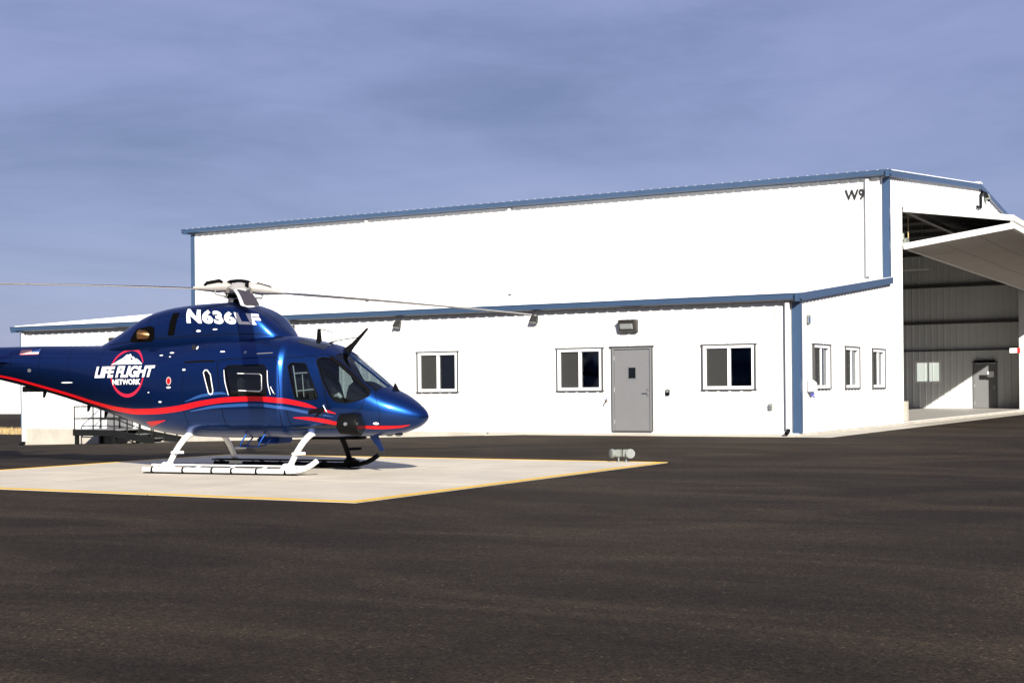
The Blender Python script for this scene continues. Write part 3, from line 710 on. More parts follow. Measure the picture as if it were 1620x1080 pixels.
# hull: outer skin, hollow cabin, window openings
hull = MB().loft([ring(FP, s) for s in stations(-7.2, 3.76, 120, list(np.linspace(3.5, 3.76, 12)) + list(np.linspace(1.2, 1.5, 16)))])
hull_o = hull.build('fuselage', M['blue'], HE)
cav = MB().loft([ring(FP, s, 48, .035, .04) for s in np.linspace(-.62, 3.02, 50)]).build('cavity', M['interior'])
W_COCK = [(1.98,1.92),(2.01,1.97),(2.06,1.99),(2.20,1.965),(2.50,1.735),(2.84,1.455),(2.93,1.375),(2.92,1.32),(2.84,1.285),(2.72,1.245),(2.56,1.215),(2.42,1.225),(2.33,1.26),(2.25,1.36),(2.11,1.65)]
W_PASS = [(1.47,1.84),(1.50,1.885),(1.54,1.90),(1.76,1.89),(1.80,1.87),(1.94,1.56),(2.03,1.35),(2.03,1.30),(1.99,1.275),(1.66,1.275),(1.62,1.29),(1.60,1.33)]
W_DOOR = [(.24,1.80),(.27,1.85),(.32,1.87),(1.00,1.875),(1.05,1.85),(1.07,1.80),(1.09,1.40),(1.07,1.33),(1.02,1.31),(.42,1.33),(.36,1.35),(.33,1.40)]
W_REAR = [(-.20,1.76),(-.17,1.80),(-.12,1.80),(-.05,1.72),(.0,1.45),(-.01,1.39),(-.05,1.375),(-.09,1.40)]
cutters = []
for poly in (W_COCK, W_PASS, W_DOOR, W_REAR): cutters.append(MB().prism(poly, -1.2, 1.2).build('cut', M['rubber']))
WS = [(2.215,2.012),(2.60,1.712),(3.00,1.392),(3.09,1.56),(2.62,1.95),(2.30,2.25)]
cutters.append(MB().prism(WS, -1.2, 1.2).build('cut', M['rubber']))
hull_o.parent = None
for co in [cav] + cutters:
    md = hull_o.modifiers.new('b', 'BOOLEAN'); md.operation = 'DIFFERENCE'; md.object = co; md.solver = 'EXACT'; md.material_mode = 'TRANSFER'
dg = bpy.context.evaluated_depsgraph_get(); me = bpy.data.meshes.new_from_object(hull_o.evaluated_get(dg))
for co in [cav] + cutters: bpy.data.objects.remove(co)
bpy.data.objects.remove(hull_o)
for p in me.polygons: p.use_smooth = True
me.set_sharp_from_angle(angle=R(35)); me.name = 'fuselage'
fus = bpy.data.objects.new('fuselage', me); COL.objects.link(fus); fus.parent = HE

cow = MB().loft([ring(CP, s, 64) for s in stations(-3.1, 1.3, 70)]).build('engine_cowling', M['blue'], HE, smooth='all')

# conform flat (s, z) outlines to the right-hand side of the hull
def conform(bm, name, m, parent, off=.003, side=-1, surf=wall_, step=.035):
    xs_ = [v.co.x for v in bm.verts]; ys_ = [v.co.y for v in bm.verts]
    for ax_, lo, hi in ((0, min(xs_), max(xs_)), (1, min(ys_), max(ys_))):
        k = math.ceil(lo/step)
        while k*step < hi:
            co = [0, 0, 0]; co[ax_] = k*step; no = [0, 0, 0]; no[ax_] = 1
            bmesh.ops.bisect_plane(bm, geom=bm.verts[:]+bm.edges[:]+bm.faces[:], plane_co=co, plane_no=no, dist=1e-5); k += 1
    for v in bm.verts:
        s, z = v.co.x, v.co.y; v.co = Vector((s, side*(surf(s, z)+off), z))
    bmesh.ops.recalc_face_normals(bm, faces=bm.faces)
    me = bpy.data.meshes.new(name); bm.to_mesh(me); bm.free()
    return link(me, name, m, parent, smooth='all')
def poly_bm(*polys):
    bm = bmesh.new()
    for p in polys: bm.faces.new([bm.verts.new((x, y, 0)) for x, y in p])
    return bm
def ribbon_bm(pts, ws, n=10):
    # smooth ribbon through (s, z) points with widths
    t = np.arange(len(pts)); fx = hermite(t, [p[0] for p in pts]); fz_ = hermite(t, [p[1] for p in pts]); fw_ = hermite(t, ws)
    tt = np.linspace(0, len(pts)-1, (len(pts)-1)*n+1); bm = bmesh.new(); prev = None
    for q in tt:
        a = Vector((fx(q), fz_(q))); d = (Vector((fx(q+.02), fz_(q+.02))) - Vector((fx(q-.02), fz_(q-.02))))
        d = d.normalized() if d.length else Vector((1, 0)); nn = Vector((-d.y, d.x))*fw_(q)/2
        cur = (bm.verts.new((a.x-nn.x, a.y-nn.y, 0)), bm.verts.new((a.x+nn.x, a.y+nn.y, 0)))
        if prev: bm.faces.new((prev[0], cur[0], cur[1], prev[1]))
        prev = cur
    return bm
def loop_bm(poly, w, closed=True):
    bm = bmesh.new(); n = len(poly); vs = []
    for i in range(n):
        a, b, c_ = Vector(poly[i-1]), Vector(poly[i]), Vector(poly[(i+1) % n])
        d = ((b-a).normalized() + (c_-b).normalized()).normalized(); nn = Vector((-d.y, d.x))*w/2
        vs.append((bm.verts.new((b.x-nn.x, b.y-nn.y, 0)), bm.verts.new((b.x+nn.x, b.y+nn.y, 0))))
    for i in range(n if closed else n-1):
        j = (i+1) % n; bm.faces.new((vs[i][0], vs[j][0], vs[j][1], vs[i][1]))
    return bm
for side in (-1, 1):
    for nm, poly in (('cockpit_window', W_COCK), ('passenger_window', W_PASS), ('door_window', W_DOOR), ('rear_window', W_REAR)):
        w = conform(poly_bm(poly), nm, M['heli_glass'], HE, -.012, side, wf)
        conform(loop_bm(poly, .022), 'window_seal', M['rubber'], w, .002, side, wf)
# windshield in two panes with a centre post
for sg in (-1, 1):
    bm = bmesh.new(); n1, n2 = 16, 10; gridv = []
    for i in range(n1+1):
        s = 2.15 + (3.09-2.15)*i/n1; row = []
        # edge of the opening on this side: where the roof line meets the lower cut
        zl = np.interp(s, [2.215, 2.60, 3.00], [2.012, 1.712, 1.392]); ym = wf(s, zl) if zl < FP[1](s) else .05
        ym = max(ym, .05)+.015
        for j in range(n2+1):
            y = .012 + (ym-.012)*j/n2; row.append(bm.verts.new((s, sg*y, ztop_f(s, y)-.012)))
        gridv.append(row)
    for i in range(n1):
        for j in range(n2): bm.faces.new((gridv[i][j], gridv[i+1][j], gridv[i+1][j+1], gridv[i][j+1]))
    bmesh.ops.recalc_face_normals(bm, faces=bm.faces); me = bpy.data.meshes.new('windshield_pane'); bm.to_mesh(me); bm.free(); link(me, 'windshield_pane', M['heli_glass'], HE, smooth='all')
b = MB()
rr = []
for i in range(13):
    s = 2.14 + (3.08-2.14)*i/12; z = FP[1](s); rr.append([(s, -.024, z-.035), (s, .024, z-.035), (s, .024, z+.004), (s, -.024, z+.004)])
b.loft(rr).build('windshield_post', M['blue'], HE, smooth=True)
for side in (-1, 1): conform(ribbon_bm([(2.17,2.01),(2.56,1.715),(2.93,1.405)], [.035,.035,.035]), 'pillar_cover', M['rubber'], fus, .003, side, wf)
# tinted roof panels over the crew
for sg in (-1, 1):
    bm = bmesh.new(); rows = []
    for i in range(9):
        s = 1.50 + .52*i/8; rows.append([bm.verts.new((s, sg*(.07+.40*j/6), ztop_f(s, .07+.40*j/6)+.003)) for j in range(7)])
    for i in range(8):
        for j in range(6): bm.faces.new((rows[i][j], rows[i+1][j], rows[i+1][j+1], rows[i][j+1]))
    bmesh.ops.recalc_face_normals(bm, faces=bm.faces); me = bpy.data.meshes.new('roof_window'); bm.to_mesh(me); bm.free(); link(me, 'roof_window', M['dark_glass'], HE, smooth='all')

# stripes, seams, lettering, emblem (right-hand side)
conform(ribbon_bm([(-5.6,1.80),(-5.0,1.70),(-4.3,1.545),(-3.6,1.385),(-2.9,1.22),(-2.3,1.115),(-1.8,1.075),(-1.35,1.08),(-.8,1.125),(-.25,1.22),(.3,1.28),(.8,1.295),(1.3,1.265),(1.78,1.185),(2.02,1.125)], [.03,.045,.05,.06,.07,.09,.10,.10,.10,.09,.085,.085,.085,.07,.004]), 'red_stripe', M['red'], fus, .003, -1, wf)
conform(ribbon_bm([(1.55,.965),(1.8,.95),(2.1,.91),(2.48,.825)], [.012,.05,.07,.06]), 'red_stripe', M['red'], fus, .003, -1, wf)
conform(ribbon_bm([(2.05,1.10),(2.2,1.075),(2.36,1.03)], [.03,.04,.008]), 'red_stripe', M['red'], fus, .003, -1, wf)
conform(ribbon_bm([(-1.62,.84),(-1.4,.87),(-1.1,.92)], [.10,.07,.01]), 'red_stripe', M['red'], fus, .003, -1, wf)
conform(ribbon_bm([(2.78,.80),(3.05,.79),(3.35,.80),(3.52,.83)], [.05,.06,.04,.01]), 'red_stripe', M['red'], fus, .003, -1, wf)
conform(ribbon_bm([(-.6,1.25),(-.2,1.36),(.15,1.395),(.3,1.38)], [.01,.05,.045,.012]), 'blue_stripe', M['sky_stripe'], fus, .003, -1, wf)
conform(ribbon_bm([(-.5,1.08),(.1,1.165),(.8,1.19),(1.35,1.14),(1.8,1.06),(2.3,.98)], [.012,.05,.055,.055,.05,.01]), 'blue_stripe', M['sky_stripe'], fus, .003, -1, wf)
conform(ribbon_bm([(-5.4,1.73),(-4.6,1.57),(-3.8,1.38),(-3.0,1.18),(-2.3,1.03)], [.012,.03,.035,.03,.01]), 'dark_stripe', M['rubber'], fus, .0025, -1, wf)
DOOR_OUT = [(-.58,1.90),(-.2,1.945),(.4,1.985),(1.28,2.01),(1.31,1.6),(1.33,1.15),(1.30,.80),(.6,.78),(.20,.80),(.17,1.2),(.13,1.7),(.1,1.93)]
conform(loop_bm([(.10,1.97),(.4,1.99),(1.26,2.01),(1.30,1.97),(1.33,1.4),(1.32,.85),(1.27,.79),(.25,.78),(.20,.84),(.14,1.4),(.07,1.93)], .012), 'door_seam', M['rubber'], fus, .002, -1, wf)
conform(loop_bm([(1.40,1.99),(1.9,2.02),(1.97,1.98),(2.16,1.5),(2.22,1.1),(2.12,.86),(2.0,.80),(1.55,.80),(1.46,.88),(1.40,1.4)], .010), 'door_seam', M['rubber'], fus, .002, -1, wf)
conform(loop_bm([(1.96,2.03),(2.10,2.05),(2.22,1.98),(2.86,1.44),(2.90,1.36),(2.80,1.1),(2.56,1.02),(2.30,1.03),(2.22,1.2),(2.10,1.6)], .009), 'door_seam', M['rubber'], fus, .002, -1, wf)
conform(ribbon_bm([(-.62,1.945),(-.2,1.96),(.02,1.96)], [.03,.035,.03]), 'door_track', M['rubber'], fus, .004, -1, wf)
conform(ribbon_bm([(.85,2.07),(1.0,2.075),(1.18,2.08)], [.014,.016,.014]), 'grab_rail', M['steel'], fus, .012, -1, wf)
conform(loop_bm([(.50,1.735),(.95,1.72),(.99,1.69),(.99,1.45),(.95,1.42),(.52,1.44)], .018, closed=False), 'window_outline', M['rail'], fus, -.002, -1, wf)
conform(ribbon_bm([(.225,1.80),(.25,1.6),(.32,1.36)], [.012,.016,.012]), 'window_outline', M['rail'], fus, .005, -1, wf)
conform(ribbon_bm([(1.105,1.78),(1.12,1.55),(1.17,1.36)], [.012,.016,.012]), 'window_outline', M['rail'], fus, .005, -1, wf)
conform(loop_bm(W_REAR, .02), 'window_outline', M['rail'], fus, .006, -1, wf)

bm = fit(text_bm('N636LF', 1, .052, 0, 1, 1.10), 0, 1, 0, 1)
for v in bm.verts:
    u, w_ = v.co.x, v.co.y
    v.co.x = (-.70 + 1.52*u)*(1-w_) + (-.765 + 1.43*u)*w_; v.co.y = (2.645 - .07*u)*(1-w_) + (2.915 - .135*u)*w_
conform(bm, 'registration_lettering', M['letter'], cow, .004)
bm = fit(text_bm('LIFE FLIGHT', 1, .045, .28, 1, .95), -2.84, -1.27, 1.695, 1.905); conform(bm, 'emblem_lettering', M['letter'], fus, .007, -1, wf)
bm = fit(text_bm('NETWORK', 1, .035, 0, 1, 1.0), -2.36, -1.62, 1.565, 1.665); conform(bm, 'emblem_lettering', M['letter'], fus, .007, -1, wf)
def arc(c, rx, rz, a0, a1, w, n=40):
    pts = [(c[0]+rx*math.cos(R(a)), c[1]+rz*math.sin(R(a))) for a in np.linspace(a0, a1, n)]
    ws_ = [w*(.35+.65*math.sin(math.pi*i/(n-1))) for i in range(n)]
    return ribbon_bm(pts, ws_, 2)
conform(arc((-1.98,1.785), .43, .42, -8, -172, .06), 'emblem_ring', M['pink'], fus, .003, -1, wf)
conform(arc((-1.98,1.785), .43, .42, 172, 25, .05), 'emblem_ring', M['pink'], fus, .003, -1, wf)
conform(poly_bm([(-2.42,1.935),(-1.60,1.935),(-1.68,1.99),(-1.77,2.035),(-1.80,2.03),(-1.87,2.075),(-1.90,2.07),(-1.97,2.125),(-2.02,2.105),(-2.05,2.115),(-2.14,2.045),(-2.22,2.015),(-2.32,1.965)]), 'emblem_mountain', M['letter'], fus, .004, -1, wf)
conform(poly_bm([(-1.96,2.06),(-1.92,2.03),(-1.93,2.0),(-1.88,2.02),(-1.82,1.97),(-1.88,2.045),(-1.93,2.055)], [(-2.10,2.03),(-2.06,2.0),(-2.07,2.05)], [(-1.76,2.01),(-1.70,1.965),(-1.74,2.0)]), 'emblem_shading', M['blue'], fus, .006, -1, wf)
conform(poly_bm([(-4.84,2.165),(-4.36,2.165),(-4.36,2.265),(-4.84,2.265)]), 'flag_decal', M['letter'], fus, .003, -1, wf)
conform(poly_bm(*[[(-4.84,2.165+k*.0154),(-4.36 if k < 3 else -4.56,2.165+k*.0154),(-4.36 if k < 3 else -4.56,2.1727+k*.0154),(-4.84,2.1727+k*.0154)] for k in range(7)]), 'flag_stripes', M['red'], fus, .005, -1, wf)
conform(poly_bm([(-4.56,2.211),(-4.36,2.211),(-4.36,2.265),(-4.56,2.265)]), 'flag_canton', M['sky_stripe'], fus, .005, -1, wf)
el = lambda c, rx, rz, n=20: [(c[0]+rx*math.cos(2*math.pi*k/n), c[1]+rz*math.sin(2*math.pi*k/n)) for k in range(n)]
conform(poly_bm(el((-.95,1.62), .055, .072)), 'fuel_cap_ring', M['cuff'], fus, .003, -1, wf)
conform(poly_bm(el((-.95,1.62), .042, .056)), 'fuel_cap', M['red'], fus, .006, -1, wf)
for k, (s, z, a, h) in enumerate([(-.95,1.505,.05,.016),(-1.18,2.08,.04,.010),(-.95,2.12,.05,.012),(-.97,2.05,.022,.009),(-.62,1.815,.035,.018),(-1.15,1.25,.035,.014),(-1.42,1.42,.02,.01),(-.42,2.2,.02,.03),(.15,2.12,.05,.012),(.62,2.10,.03,.026),(-.1,2.52,.05,.012),(-.45,2.50,.05,.018),(3.02,.86,.05,.022),(-3.6,1.62,.16,.012),(-4.55,1.86,.05,.035)]):
    conform(poly_bm(el((s, z), a, h, 12)), 'latch_plate', M['steel'] if k in (9, 14) else M['letter'], fus, .005, -1, wall_)
for s_ in (-2.72, -3.55, -4.30, -5.05): conform(ribbon_bm([(s_, FP[0](s_)+.10), (s_, 1.9), (s_, 2.27)], [.006]*3), 'skin_seam', M['rubber'], fus, .002, -1, wf)
conform(ribbon_bm([(-5.4,2.12),(-4.0,2.09),(-2.75,2.06)], [.005]*3), 'skin_seam', M['rubber'], fus, .002, -1, wf)
conform(ribbon_bm([(-.62,1.94),(-.66,1.4),(-.60,.82)], [.007]*3), 'skin_seam', M['rubber'], fus, .002, -1, wf)
conform(ribbon_bm([(3.0,1.40),(3.10,1.05),(3.06,.76)], [.006]*3), 'skin_seam', M['rubber'], fus, .002, -1, wf)
# flat black patches paint the shade inside the intake and exhaust openings
conform(poly_bm([(-1.05,2.84),(-.90,2.84),(-.98,2.43),(-1.12,2.43)]), 'intake_grille', M['opening_shade'], cow, .004)
conform(poly_bm([(-1.92,2.50),(-1.84,2.58),(-1.50,2.62),(-1.42,2.58),(-1.42,2.40),(-1.48,2.33),(-1.96,2.33),(-2.00,2.38)]), 'exhaust_shade', M['opening_shade'], cow, .004)
ex = MB(); ex.tube([(-1.58,-.50,2.45),(-1.66,-.555,2.46),(-1.76,-.57,2.47)], [.085,.09,.095], 18, cap=False); ex.tube([(-1.76,-.57,2.47),(-1.70,-.55,2.46),(-1.60,-.50,2.45)], [.088,.08,.07], 18); ex.build('exhaust_pipe', M['exhaust'], HE, smooth=True)
for s in (-1.6, -.55, .35): conform(ribbon_bm([(s, 2.42), (s+.02, 2.6), (s+.05, 2.82)], [.007,.007,.007]), 'cowling_seam', M['rubber'], cow, .002)
conform(ribbon_bm([(-2.6,2.30),(-1.8,2.36),(-1.0,2.40),(0,2.43),(.7,2.42),(1.15,2.36)], [.01]*6), 'cowling_seam', M['rubber'], cow, .003)

# cabin interior
MB().box(-.55, 2.75, -.62, .62, .78, .84).build('cabin_floor', M['interior'], HE)
MB().box(-.52, -.46, -.7, .7, .84, 2.25).build('cabin_bulkhead', M['interior'], HE)
MB().box(1.32, 1.80, -.25, .45, .842, 2.0).build('cabin_blocker', M['interior'], HE, bevel=.02)  # dark block added to stop light showing through the passenger windows
MB().box(-.40, .45, .05, .60, .842, 1.95).build('cabin_blocker', M['interior'], HE, bevel=.02)  # this block and the next added to darken the door window
MB().box(.95, 1.25, .05, .65, .842, 1.95).build('cabin_blocker', M['interior'], HE, bevel=.02)
def seat(x, y, nm='crew_seat'):
    t = MB().box(x-.24, x+.26, y-.23, y+.23, 1.0, 1.14).build(nm, M['seat'], HE, bevel=.04, smooth=True)
    b = MB(); b.loft([[(x-.24,y-.22,1.12),(x-.12,y-.22,1.12),(x-.12,y+.22,1.12),(x-.24,y+.22,1.12)], [(x-.33,y-.20,1.55),(x-.24,y-.20,1.55),(x-.24,y+.20,1.55),(x-.33,y+.20,1.55)], [(x-.36,y-.13,1.66),(x-.28,y-.13,1.66),(x-.28,y+.13,1.66),(x-.36,y+.13,1.66)]]); b.build('seat_back', M['seat'], t, bevel=.03, smooth=True)
    MB().box(x-.38, x-.29, y-.11, y+.11, 1.70, 1.86).build('headrest', M['seat'], t, bevel=.03, smooth=True)
    MB().box(x-.15, x+.15, y-.12, y+.12, .842, .998).build('seat_base', M['interior'], t)
seat(2.02, -.34); seat(2.02, .34)
seat(.62, -.36, 'cabin_seat'); seat(.62, .36, 'cabin_seat')
b = MB(); b.loft([[(2.50,-.52,.85),(2.92,-.40,.85),(2.92,.40,.85),(2.50,.52,.85)], [(2.44,-.50,1.34),(2.90,-.40,1.32),(2.90,.40,1.32),(2.44,.50,1.34)], [(2.46,-.42,1.54),(2.70,-.38,1.50),(2.70,.38,1.50),(2.46,.42,1.54)], [(2.50,-.32,1.585),(2.62,-.30,1.555),(2.62,.30,1.555),(2.50,.32,1.585)]]); b.build('instrument_panel', M['interior'], HE, bevel=.03, smooth=True)
b = MB()
for y in (-.66,):
    b.tube([(1.52,y,1.86),(1.60,y,1.32)], .010, 6); b.tube([(1.80,y,1.86),(1.99,y,1.32)], .016, 6); b.tube([(1.54,y,1.72),(1.85,y,1.735)], .012, 6); b.tube([(1.60,y,1.42),(1.95,y,1.45)], .012, 6); b.tube([(1.70,y,1.70),(1.73,y,1.32)], .008, 6)
b.build('litter_rack', M['rail'], HE, smooth=True)
MB().tube([(2.28,-.58,1.33),(2.36,-.58,1.35),(2.42,-.58,1.30)], [.02,.045,.03], 8).build('headset', M['rail'], HE, smooth=True)

# rotor mast, head and four blades
MB().tube([(0,0,2.96),(0,0,3.08),(0,0,3.2),(0,0,3.3)], [.13,.09,.085,.085], 18).build('rotor_mast', M['rubber'], HE, smooth=True)
hubz = 3.24
hb = MB().tube([(0,0,hubz-.10),(0,0,hubz-.06),(0,0,hubz+.05),(0,0,hubz+.09)], [.17,.26,.26,.15], 24).build('rotor_hub', M['hub'], HE, smooth=True)
MB().tube([(0,0,hubz+.02),(0,0,hubz+.10),(0,0,hubz+.15)], [.27,.15,.06], 20).build('hub_post', M['hub'], hb, smooth=True)
MB().tube([(0,0,hubz+.145),(0,0,hubz+.16),(0,0,hubz+.185),(0,0,hubz+.20)], [.21,.215,.16,.05], 24).build('hub_cap', M['rubber'], hb, smooth=True)
MB().tube([(0,0,3.08),(0,0,3.11)], .20, 20).build('swashplate', M['hub'], HE, smooth=True)
for k, (ang, rise, droop) in enumerate(((42.1, -.060, .0035), (132.1, .012, .004), (222.1, .040, .0045), (312.1, -.068, .0085))):
    a = R(ang)-HA; ca, sa = math.cos(a), math.sin(a)
    def T(r, t, h): return (r*ca - t*sa, r*sa + t*ca, hubz + h + rise*r - droop*r*r)
    rings = []
    for r in list(np.linspace(.72, 5.2, 18)) + [5.32, 5.41]:
        ch = .27 if r > 1.2 else .14 + .13*(r-.72)/.48
        if r > 5.25: ch *= .8 if r < 5.4 else .45
        tw = R(7 - 1.9*(r-.9)); th = .034 if r < 2 else .030 - .004*(r-2)/3
        foil = [(.5,0),(.32,.42),(.1,.5),(-.15,.42),(-.5,.04),(-.5,-.04),(-.15,-.3),(.1,-.42),(.32,-.38)]
        rg = []
        for c_, t_ in foil:
            u, h = c_*ch, t_*th; rg.append(T(r, -(u*math.cos(tw) - h*math.sin(tw)), u*math.sin(tw) + h*math.cos(tw)))
        rings.append(rg)
    bl = MB().loft(rings).build('rotor_blade', M['blade'], HE, smooth=True); bl.data.materials.append(M['blade_under'])
    for i, p in enumerate(bl.data.polygons):
        if i < 9*19 and i % 9 in (1, 2, 3): p.material_index = 1
    cr = []
    for r, w, h in ((.14,.12,.06),(.24,.18,.095),(.38,.19,.10),(.56,.15,.07),(.80,.10,.028)):
        cr.append([T(r, w*math.cos(q)*1.0, h*math.sin(q) + .07*max(0, 1-r/.85)) for q in np.linspace(0, 2*math.pi, 14, endpoint=False)])
    MB().loft(cr).build('blade_cuff', M['cuff'], bl, smooth=True)
    b = MB(); b.tube([T(.42,.19,-.02), T(.42,.24,-.10), (T(.22,.16,0)[0], T(.22,.16,0)[1], 3.11)], .016, 8); b.build('pitch_link', M['hub'], bl, smooth=True)
    b = MB(); b.tube([T(.30,.13,.12), T(.34,.14,.15), T(.56,.12,.10), T(.60,.11,.05)], .032, 10); b.build('lag_damper', M['rubber'], bl, smooth=True)

for k in range(8):
    a = k*math.pi/4 + .3; MB().tube([(.20*math.cos(a), .20*math.sin(a), hubz+.03), (.20*math.cos(a), .20*math.sin(a), hubz+.115)], .02, 8).build('hub_bolt', M['rubber'], hb, smooth=True)
MB().tube([(0,0,hubz-.15),(0,0,hubz-.10)], [.20,.24], 24).build('hub_plate', M['rubber'], hb, smooth=True)
for k in range(3):
    a = k*2.09 + 1.2; MB().tube([(.17*math.cos(a), .17*math.sin(a), 2.97), (.19*math.cos(a), .19*math.sin(a), 3.09)], .016, 8).build('control_rod', M['steel'], HE, smooth=True)
# tail: stabiliser, fins, tail rotor
for sg in (-1, 1):
    b = MB(); rg = []
    for y, x0, ch, th, z in ((.12,-5.42,.62,.06,2.02),(.7,-5.50,.56,.05,2.03),(1.25,-5.60,.46,.035,2.04)):
        rg.append([(x0+ch*.5*c_, sg*y, z+th*t_) for c_, t_ in ((1,0),(.6,.45),(0,.5),(-1,.03),(-1,-.03),(0,-.5),(.6,-.45))])
    b.loft(rg).build('stabiliser', M['blue'], HE, smooth=True)
b = MB(); b.loft([[(-6.35,-.05,2.25),(-7.15,-.04,2.25),(-7.15,.04,2.25),(-6.35,.05,2.25)], [(-6.95,-.035,3.15),(-7.45,-.02,3.15),(-7.45,.02,3.15),(-6.95,.035,3.15)]]); b.build('tail_fin', M['blue'], HE, bevel=.015, smooth=True)
b = MB(); b.loft([[(-6.25,-.05,2.0),(-7.1,-.04,2.05),(-7.1,.04,2.05),(-6.25,.05,2.0)], [(-6.85,-.03,1.15),(-7.25,-.02,1.15),(-7.25,.02,1.15),(-6.85,.03,1.15)]]); b.build('ventral_fin', M['blue'], HE, bevel=.015, smooth=True)
tr = MB().tube([(-6.95,.02,2.3),(-6.95,.35,2.3)], .06, 14).build('tail_rotor', M['hub'], HE, smooth=True)
for s in (0, math.pi):
    c_, q = math.cos(.7+s), math.sin(.7+s); b = MB(); b.bar((-6.95+.05*c_, .33, 2.3+.05*q), (-6.95+.97*c_, .33, 2.3+.97*q), .03, .2, (-q, 0, c_)); b.build('tail_rotor_blade', M['blade'], tr, bevel=.008)
MB().box(-4.95, -4.35, -.02, .02, 1.45, 1.56).build('tail_skid_strut', M['rubber'], HE)
for s, z in ((-4.4, 1.44), (-3.35, 1.17), (-2.95, 1.06)): MB().loft([[(s-.05,-.012,z+.06),(s+.05,-.012,z+.06),(s+.05,.012,z+.06),(s-.05,.012,z+.06)], [(s-.07,-.004,z-.10),(s-.02,-.004,z-.10),(s-.02,.004,z-.10),(s-.07,.004,z-.10)]]).build('blade_antenna', M['rubber'], HE)

# skid landing gear
for sg in (-1, 1):
    Y = sg*1.08
    pts = [(-1.30,Y,.075)] + [(x, Y, .065) for x in (-1.25,-.8,0,.8,1.6)] + [(1.80,Y,.075),(1.98,Y,.115),(2.12,Y,.18),(2.22,Y,.25)]
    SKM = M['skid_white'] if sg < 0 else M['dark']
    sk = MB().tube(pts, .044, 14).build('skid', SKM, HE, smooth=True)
    for x in (-1.1, -.45, .15, .55, 1.05, 1.62): MB().tube([(x-.018,Y,.065),(x+.018,Y,.065)], .054, 14).build('skid_clamp', M['rubber'], sk, smooth=True)
    MB().box(-1.28, 1.85, Y-.045, Y+.045, .004, .018).build('skid_shoe', M['rubber'], sk)
    yi = Y - sg*.17
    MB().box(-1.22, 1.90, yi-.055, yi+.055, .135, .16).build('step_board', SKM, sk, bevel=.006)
    MB().box(-1.15, 1.85, yi-.045, yi+.045, .1605, .166).build('tread_strip', M['rubber'], sk)
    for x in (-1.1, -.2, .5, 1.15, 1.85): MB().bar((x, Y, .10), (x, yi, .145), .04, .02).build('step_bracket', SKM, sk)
for x, rr_ in ((-.80, .05), (1.66, .05)):
    pts = []
    for t in np.linspace(-1, 1, 27):
        y = 1.08*t; k = abs(t); z = .075 + (.70-.075)*(1 - max(0, (k-.32)/.68)**1.75)
        pts.append((x + (.10 if x < 0 else .16)*(1-k)*(1 if k > .32 else 1), y, min(z, .70)))
    rad = [rr_*(.95 + .25*(1-abs(t))) for t in np.linspace(-1, 1, 27)]
    for sg in (-1, 1):
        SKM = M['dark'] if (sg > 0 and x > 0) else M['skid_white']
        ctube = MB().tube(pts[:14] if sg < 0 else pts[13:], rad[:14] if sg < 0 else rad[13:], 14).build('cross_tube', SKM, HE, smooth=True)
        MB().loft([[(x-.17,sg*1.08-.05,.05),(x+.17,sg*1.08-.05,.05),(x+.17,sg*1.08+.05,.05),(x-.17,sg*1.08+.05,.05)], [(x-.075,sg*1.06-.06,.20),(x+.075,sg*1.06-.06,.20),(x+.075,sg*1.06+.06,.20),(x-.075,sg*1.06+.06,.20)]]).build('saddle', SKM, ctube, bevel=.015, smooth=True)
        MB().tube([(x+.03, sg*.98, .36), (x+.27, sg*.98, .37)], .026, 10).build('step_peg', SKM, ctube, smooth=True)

# antennas, wire cutters, searchlight, belly steps, handles
MB().loft([[(1.60,-.012,2.29),(1.70,-.012,2.28),(1.70,.012,2.28),(1.60,.012,2.29)], [(1.62,-.008,2.50),(1.68,-.008,2.50),(1.68,.008,2.50),(1.62,.008,2.50)]]).build('blade_antenna', M['rubber'], HE)
MB().tube([(1.63,0,2.50),(1.75,0,2.49),(1.98,0,2.42)], [.012,.008,.004], 6).build('whip_antenna', M['rubber'], HE)
wc_ = MB().loft([[(2.12,-.03,2.12),(2.24,-.03,2.05),(2.24,.03,2.05),(2.12,.03,2.12)], [(2.30,-.016,2.24),(2.35,-.016,2.18),(2.35,.016,2.18),(2.30,.016,2.24)], [(2.60,-.006,2.50),(2.63,-.006,2.48),(2.63,.006,2.48),(2.60,.006,2.50)]]).build('wire_cutter', M['rubber'], HE)
MB().tube([(1.86,0,2.25),(2.0,0,2.29),(2.40,0,2.34)], [.02,.008,.008], 6).build('brace_rod', M['rubber'], wc_)
MB().loft([[(2.62,-.03,.66),(2.78,-.03,.66),(2.78,.03,.66),(2.62,.03,.66)], [(2.86,-.012,.36),(2.92,-.012,.38),(2.92,.012,.38),(2.86,.012,.36)]]).build('wire_cutter', M['blue'], HE)
MB().loft([[(3.10,-.02,1.44),(3.22,-.02,1.39),(3.22,.02,1.39),(3.10,.02,1.44)], [(3.13,-.004,1.54),(3.15,-.004,1.54),(3.15,.004,1.54),(3.13,.004,1.54)]]).build('air_probe', M['rubber'], HE)
sl = MB().tube([(2.40,-.60,.86),(2.44,-.60,.86),(2.76,-.62,.85),(2.80,-.62,.85)], [.13,.18,.19,.17], 22).build('searchlight', M['dark'], HE, smooth=True)
MB().tube([(2.795,-.622,.85),(2.815,-.623,.85)], .155, 22).build('lens', M['dark_glass'], sl, smooth=True)
MB().box(2.50, 2.74, -.62, -.40, .98, 1.04).build('mount_bracket', M['dark'], sl, bevel=.01); MB().box(2.55, 2.70, -.52, -.36, .66, .80).build('gimbal_housing', M['dark'], sl, bevel=.015)
MB().tube([(2.62,-.78,.86),(2.62,-.83,.86)], .03, 12).build('pivot_cap', M['steel'], sl, smooth=True)
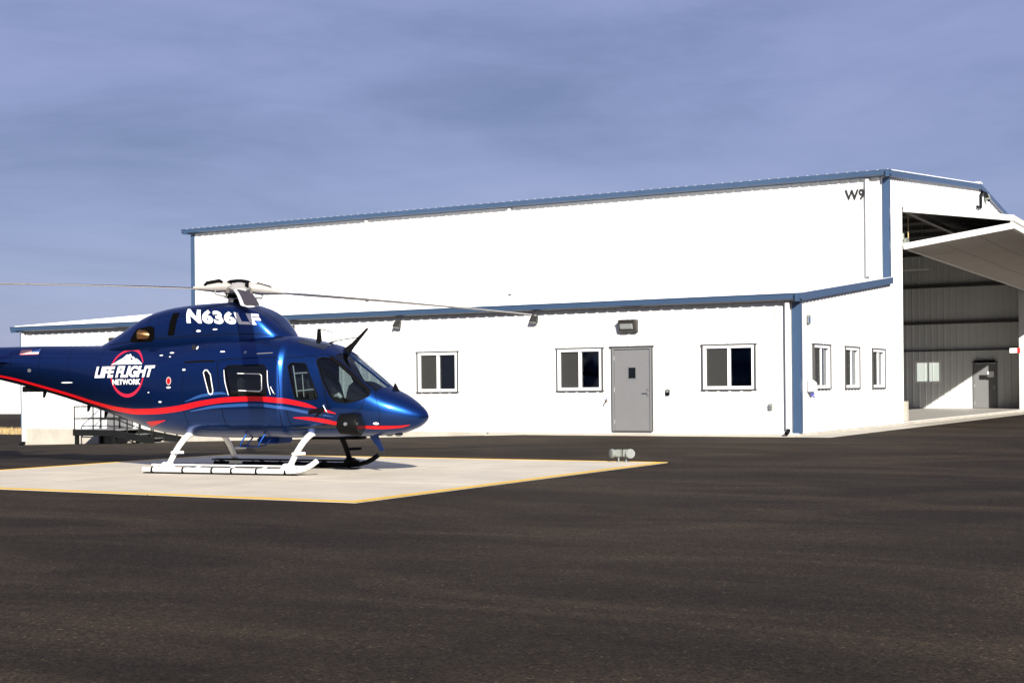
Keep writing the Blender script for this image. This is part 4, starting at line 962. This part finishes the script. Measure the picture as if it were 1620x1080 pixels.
mr_ = MB().tube([(1.98,-.70,.98),(2.10,-.80,1.06),(2.18,-.86,1.10)], .014, 8).build('dark_arm', M['dark'], HE, smooth=True)  # thin black arm carrying a flat black plate
MB().loft([[(1.88,-.80,1.06),(2.22,-.86,1.10),(2.22,-.80,1.14),(1.88,-.74,1.10)], [(1.90,-.80,1.02),(2.20,-.86,1.06),(2.20,-.80,1.06),(1.90,-.74,1.04)]]).build('dark_plate', M['dark'], mr_, bevel=.006)
for s in (.42, .80): MB().tube([(s+.06,-.52,.68),(s,-.58,.55),(s-.03,-.60,.46)], .014, 8).tube([(s-.03,-.60,.46),(s-.02,-.40,.47),(s+.05,-.3,.62)], .014, 8).build('boarding_step', M['blue'], HE, smooth=True)
MB().tube([(.39,-.60,.46),(.77,-.60,.46)], .014, 8).build('boarding_step', M['blue'], HE, smooth=True)
MB().box(.50, .95, -.25, .25, .50, .62).build('belly_pod', M['blue'], HE, bevel=.03, smooth=True)
MB().box(1.5, 2.5, -.16, .16, .575, .64).build('belly_fairing', M['rubber'], HE, bevel=.02, smooth=True)
for x in (3.02, 3.2): MB().tube([(x,0,.72),(x,0,.655),(x,0,.63)], [.07,.075,.03], 14).build('belly_lamp', M['dark_glass'], HE, smooth=True)
for s, z in ((1.22,1.45), (2.18,1.13)):
    y = -wf(s, z); MB().tube([(s-.03,y-.005,z+.05),(s-.03,y-.03,z+.04),(s+.03,y-.03,z-.06),(s+.04,y-.005,z-.08)], .011, 8).build('door_handle', M['steel'], HE, smooth=True)
for s in (-.95, -.9): MB().tube([(s,0,2.98),(s,0,3.05)], .008, 6).build('probe', M['steel'], HE)

# ------------------------------------------------------------------ hangar added behind the back window so its panes look bright
nh = tag(empty('window_backing_hangar', (-22, 104, -.1)), 'pale hangar added to brighten the back window of the open hangar', 'hangar')
corrugated('wall', 'X', 0, -13, 13, 0, lambda u: 4.6, [], -1, M['white'], nh, pitch=.6)
corrugated('wall', 'Y', 13, 0, 16, 0, lambda u: 4.6 + .6*(1-abs(u-8)/8), [], 1, M['white'], nh, pitch=.6, extra=(8,))
corrugated('wall', 'Y', -13, 0, 16, 0, lambda u: 4.6 + .6*(1-abs(u-8)/8), [], -1, M['white'], nh, pitch=.6, extra=(8,))
corrugated('wall', 'X', 16, -13, 13, 0, lambda u: 4.6, [], 1, M['white'], nh, pitch=.6)
b = MB(); b.quad((-13.3,-.3,4.6),(13.3,-.3,4.6),(13.3,8,5.25),(-13.3,8,5.25)); b.quad((-13.3,8,5.25),(13.3,8,5.25),(13.3,16.3,4.6),(-13.3,16.3,4.6)); b.build('roof', M['roof'], nh, fix=False)
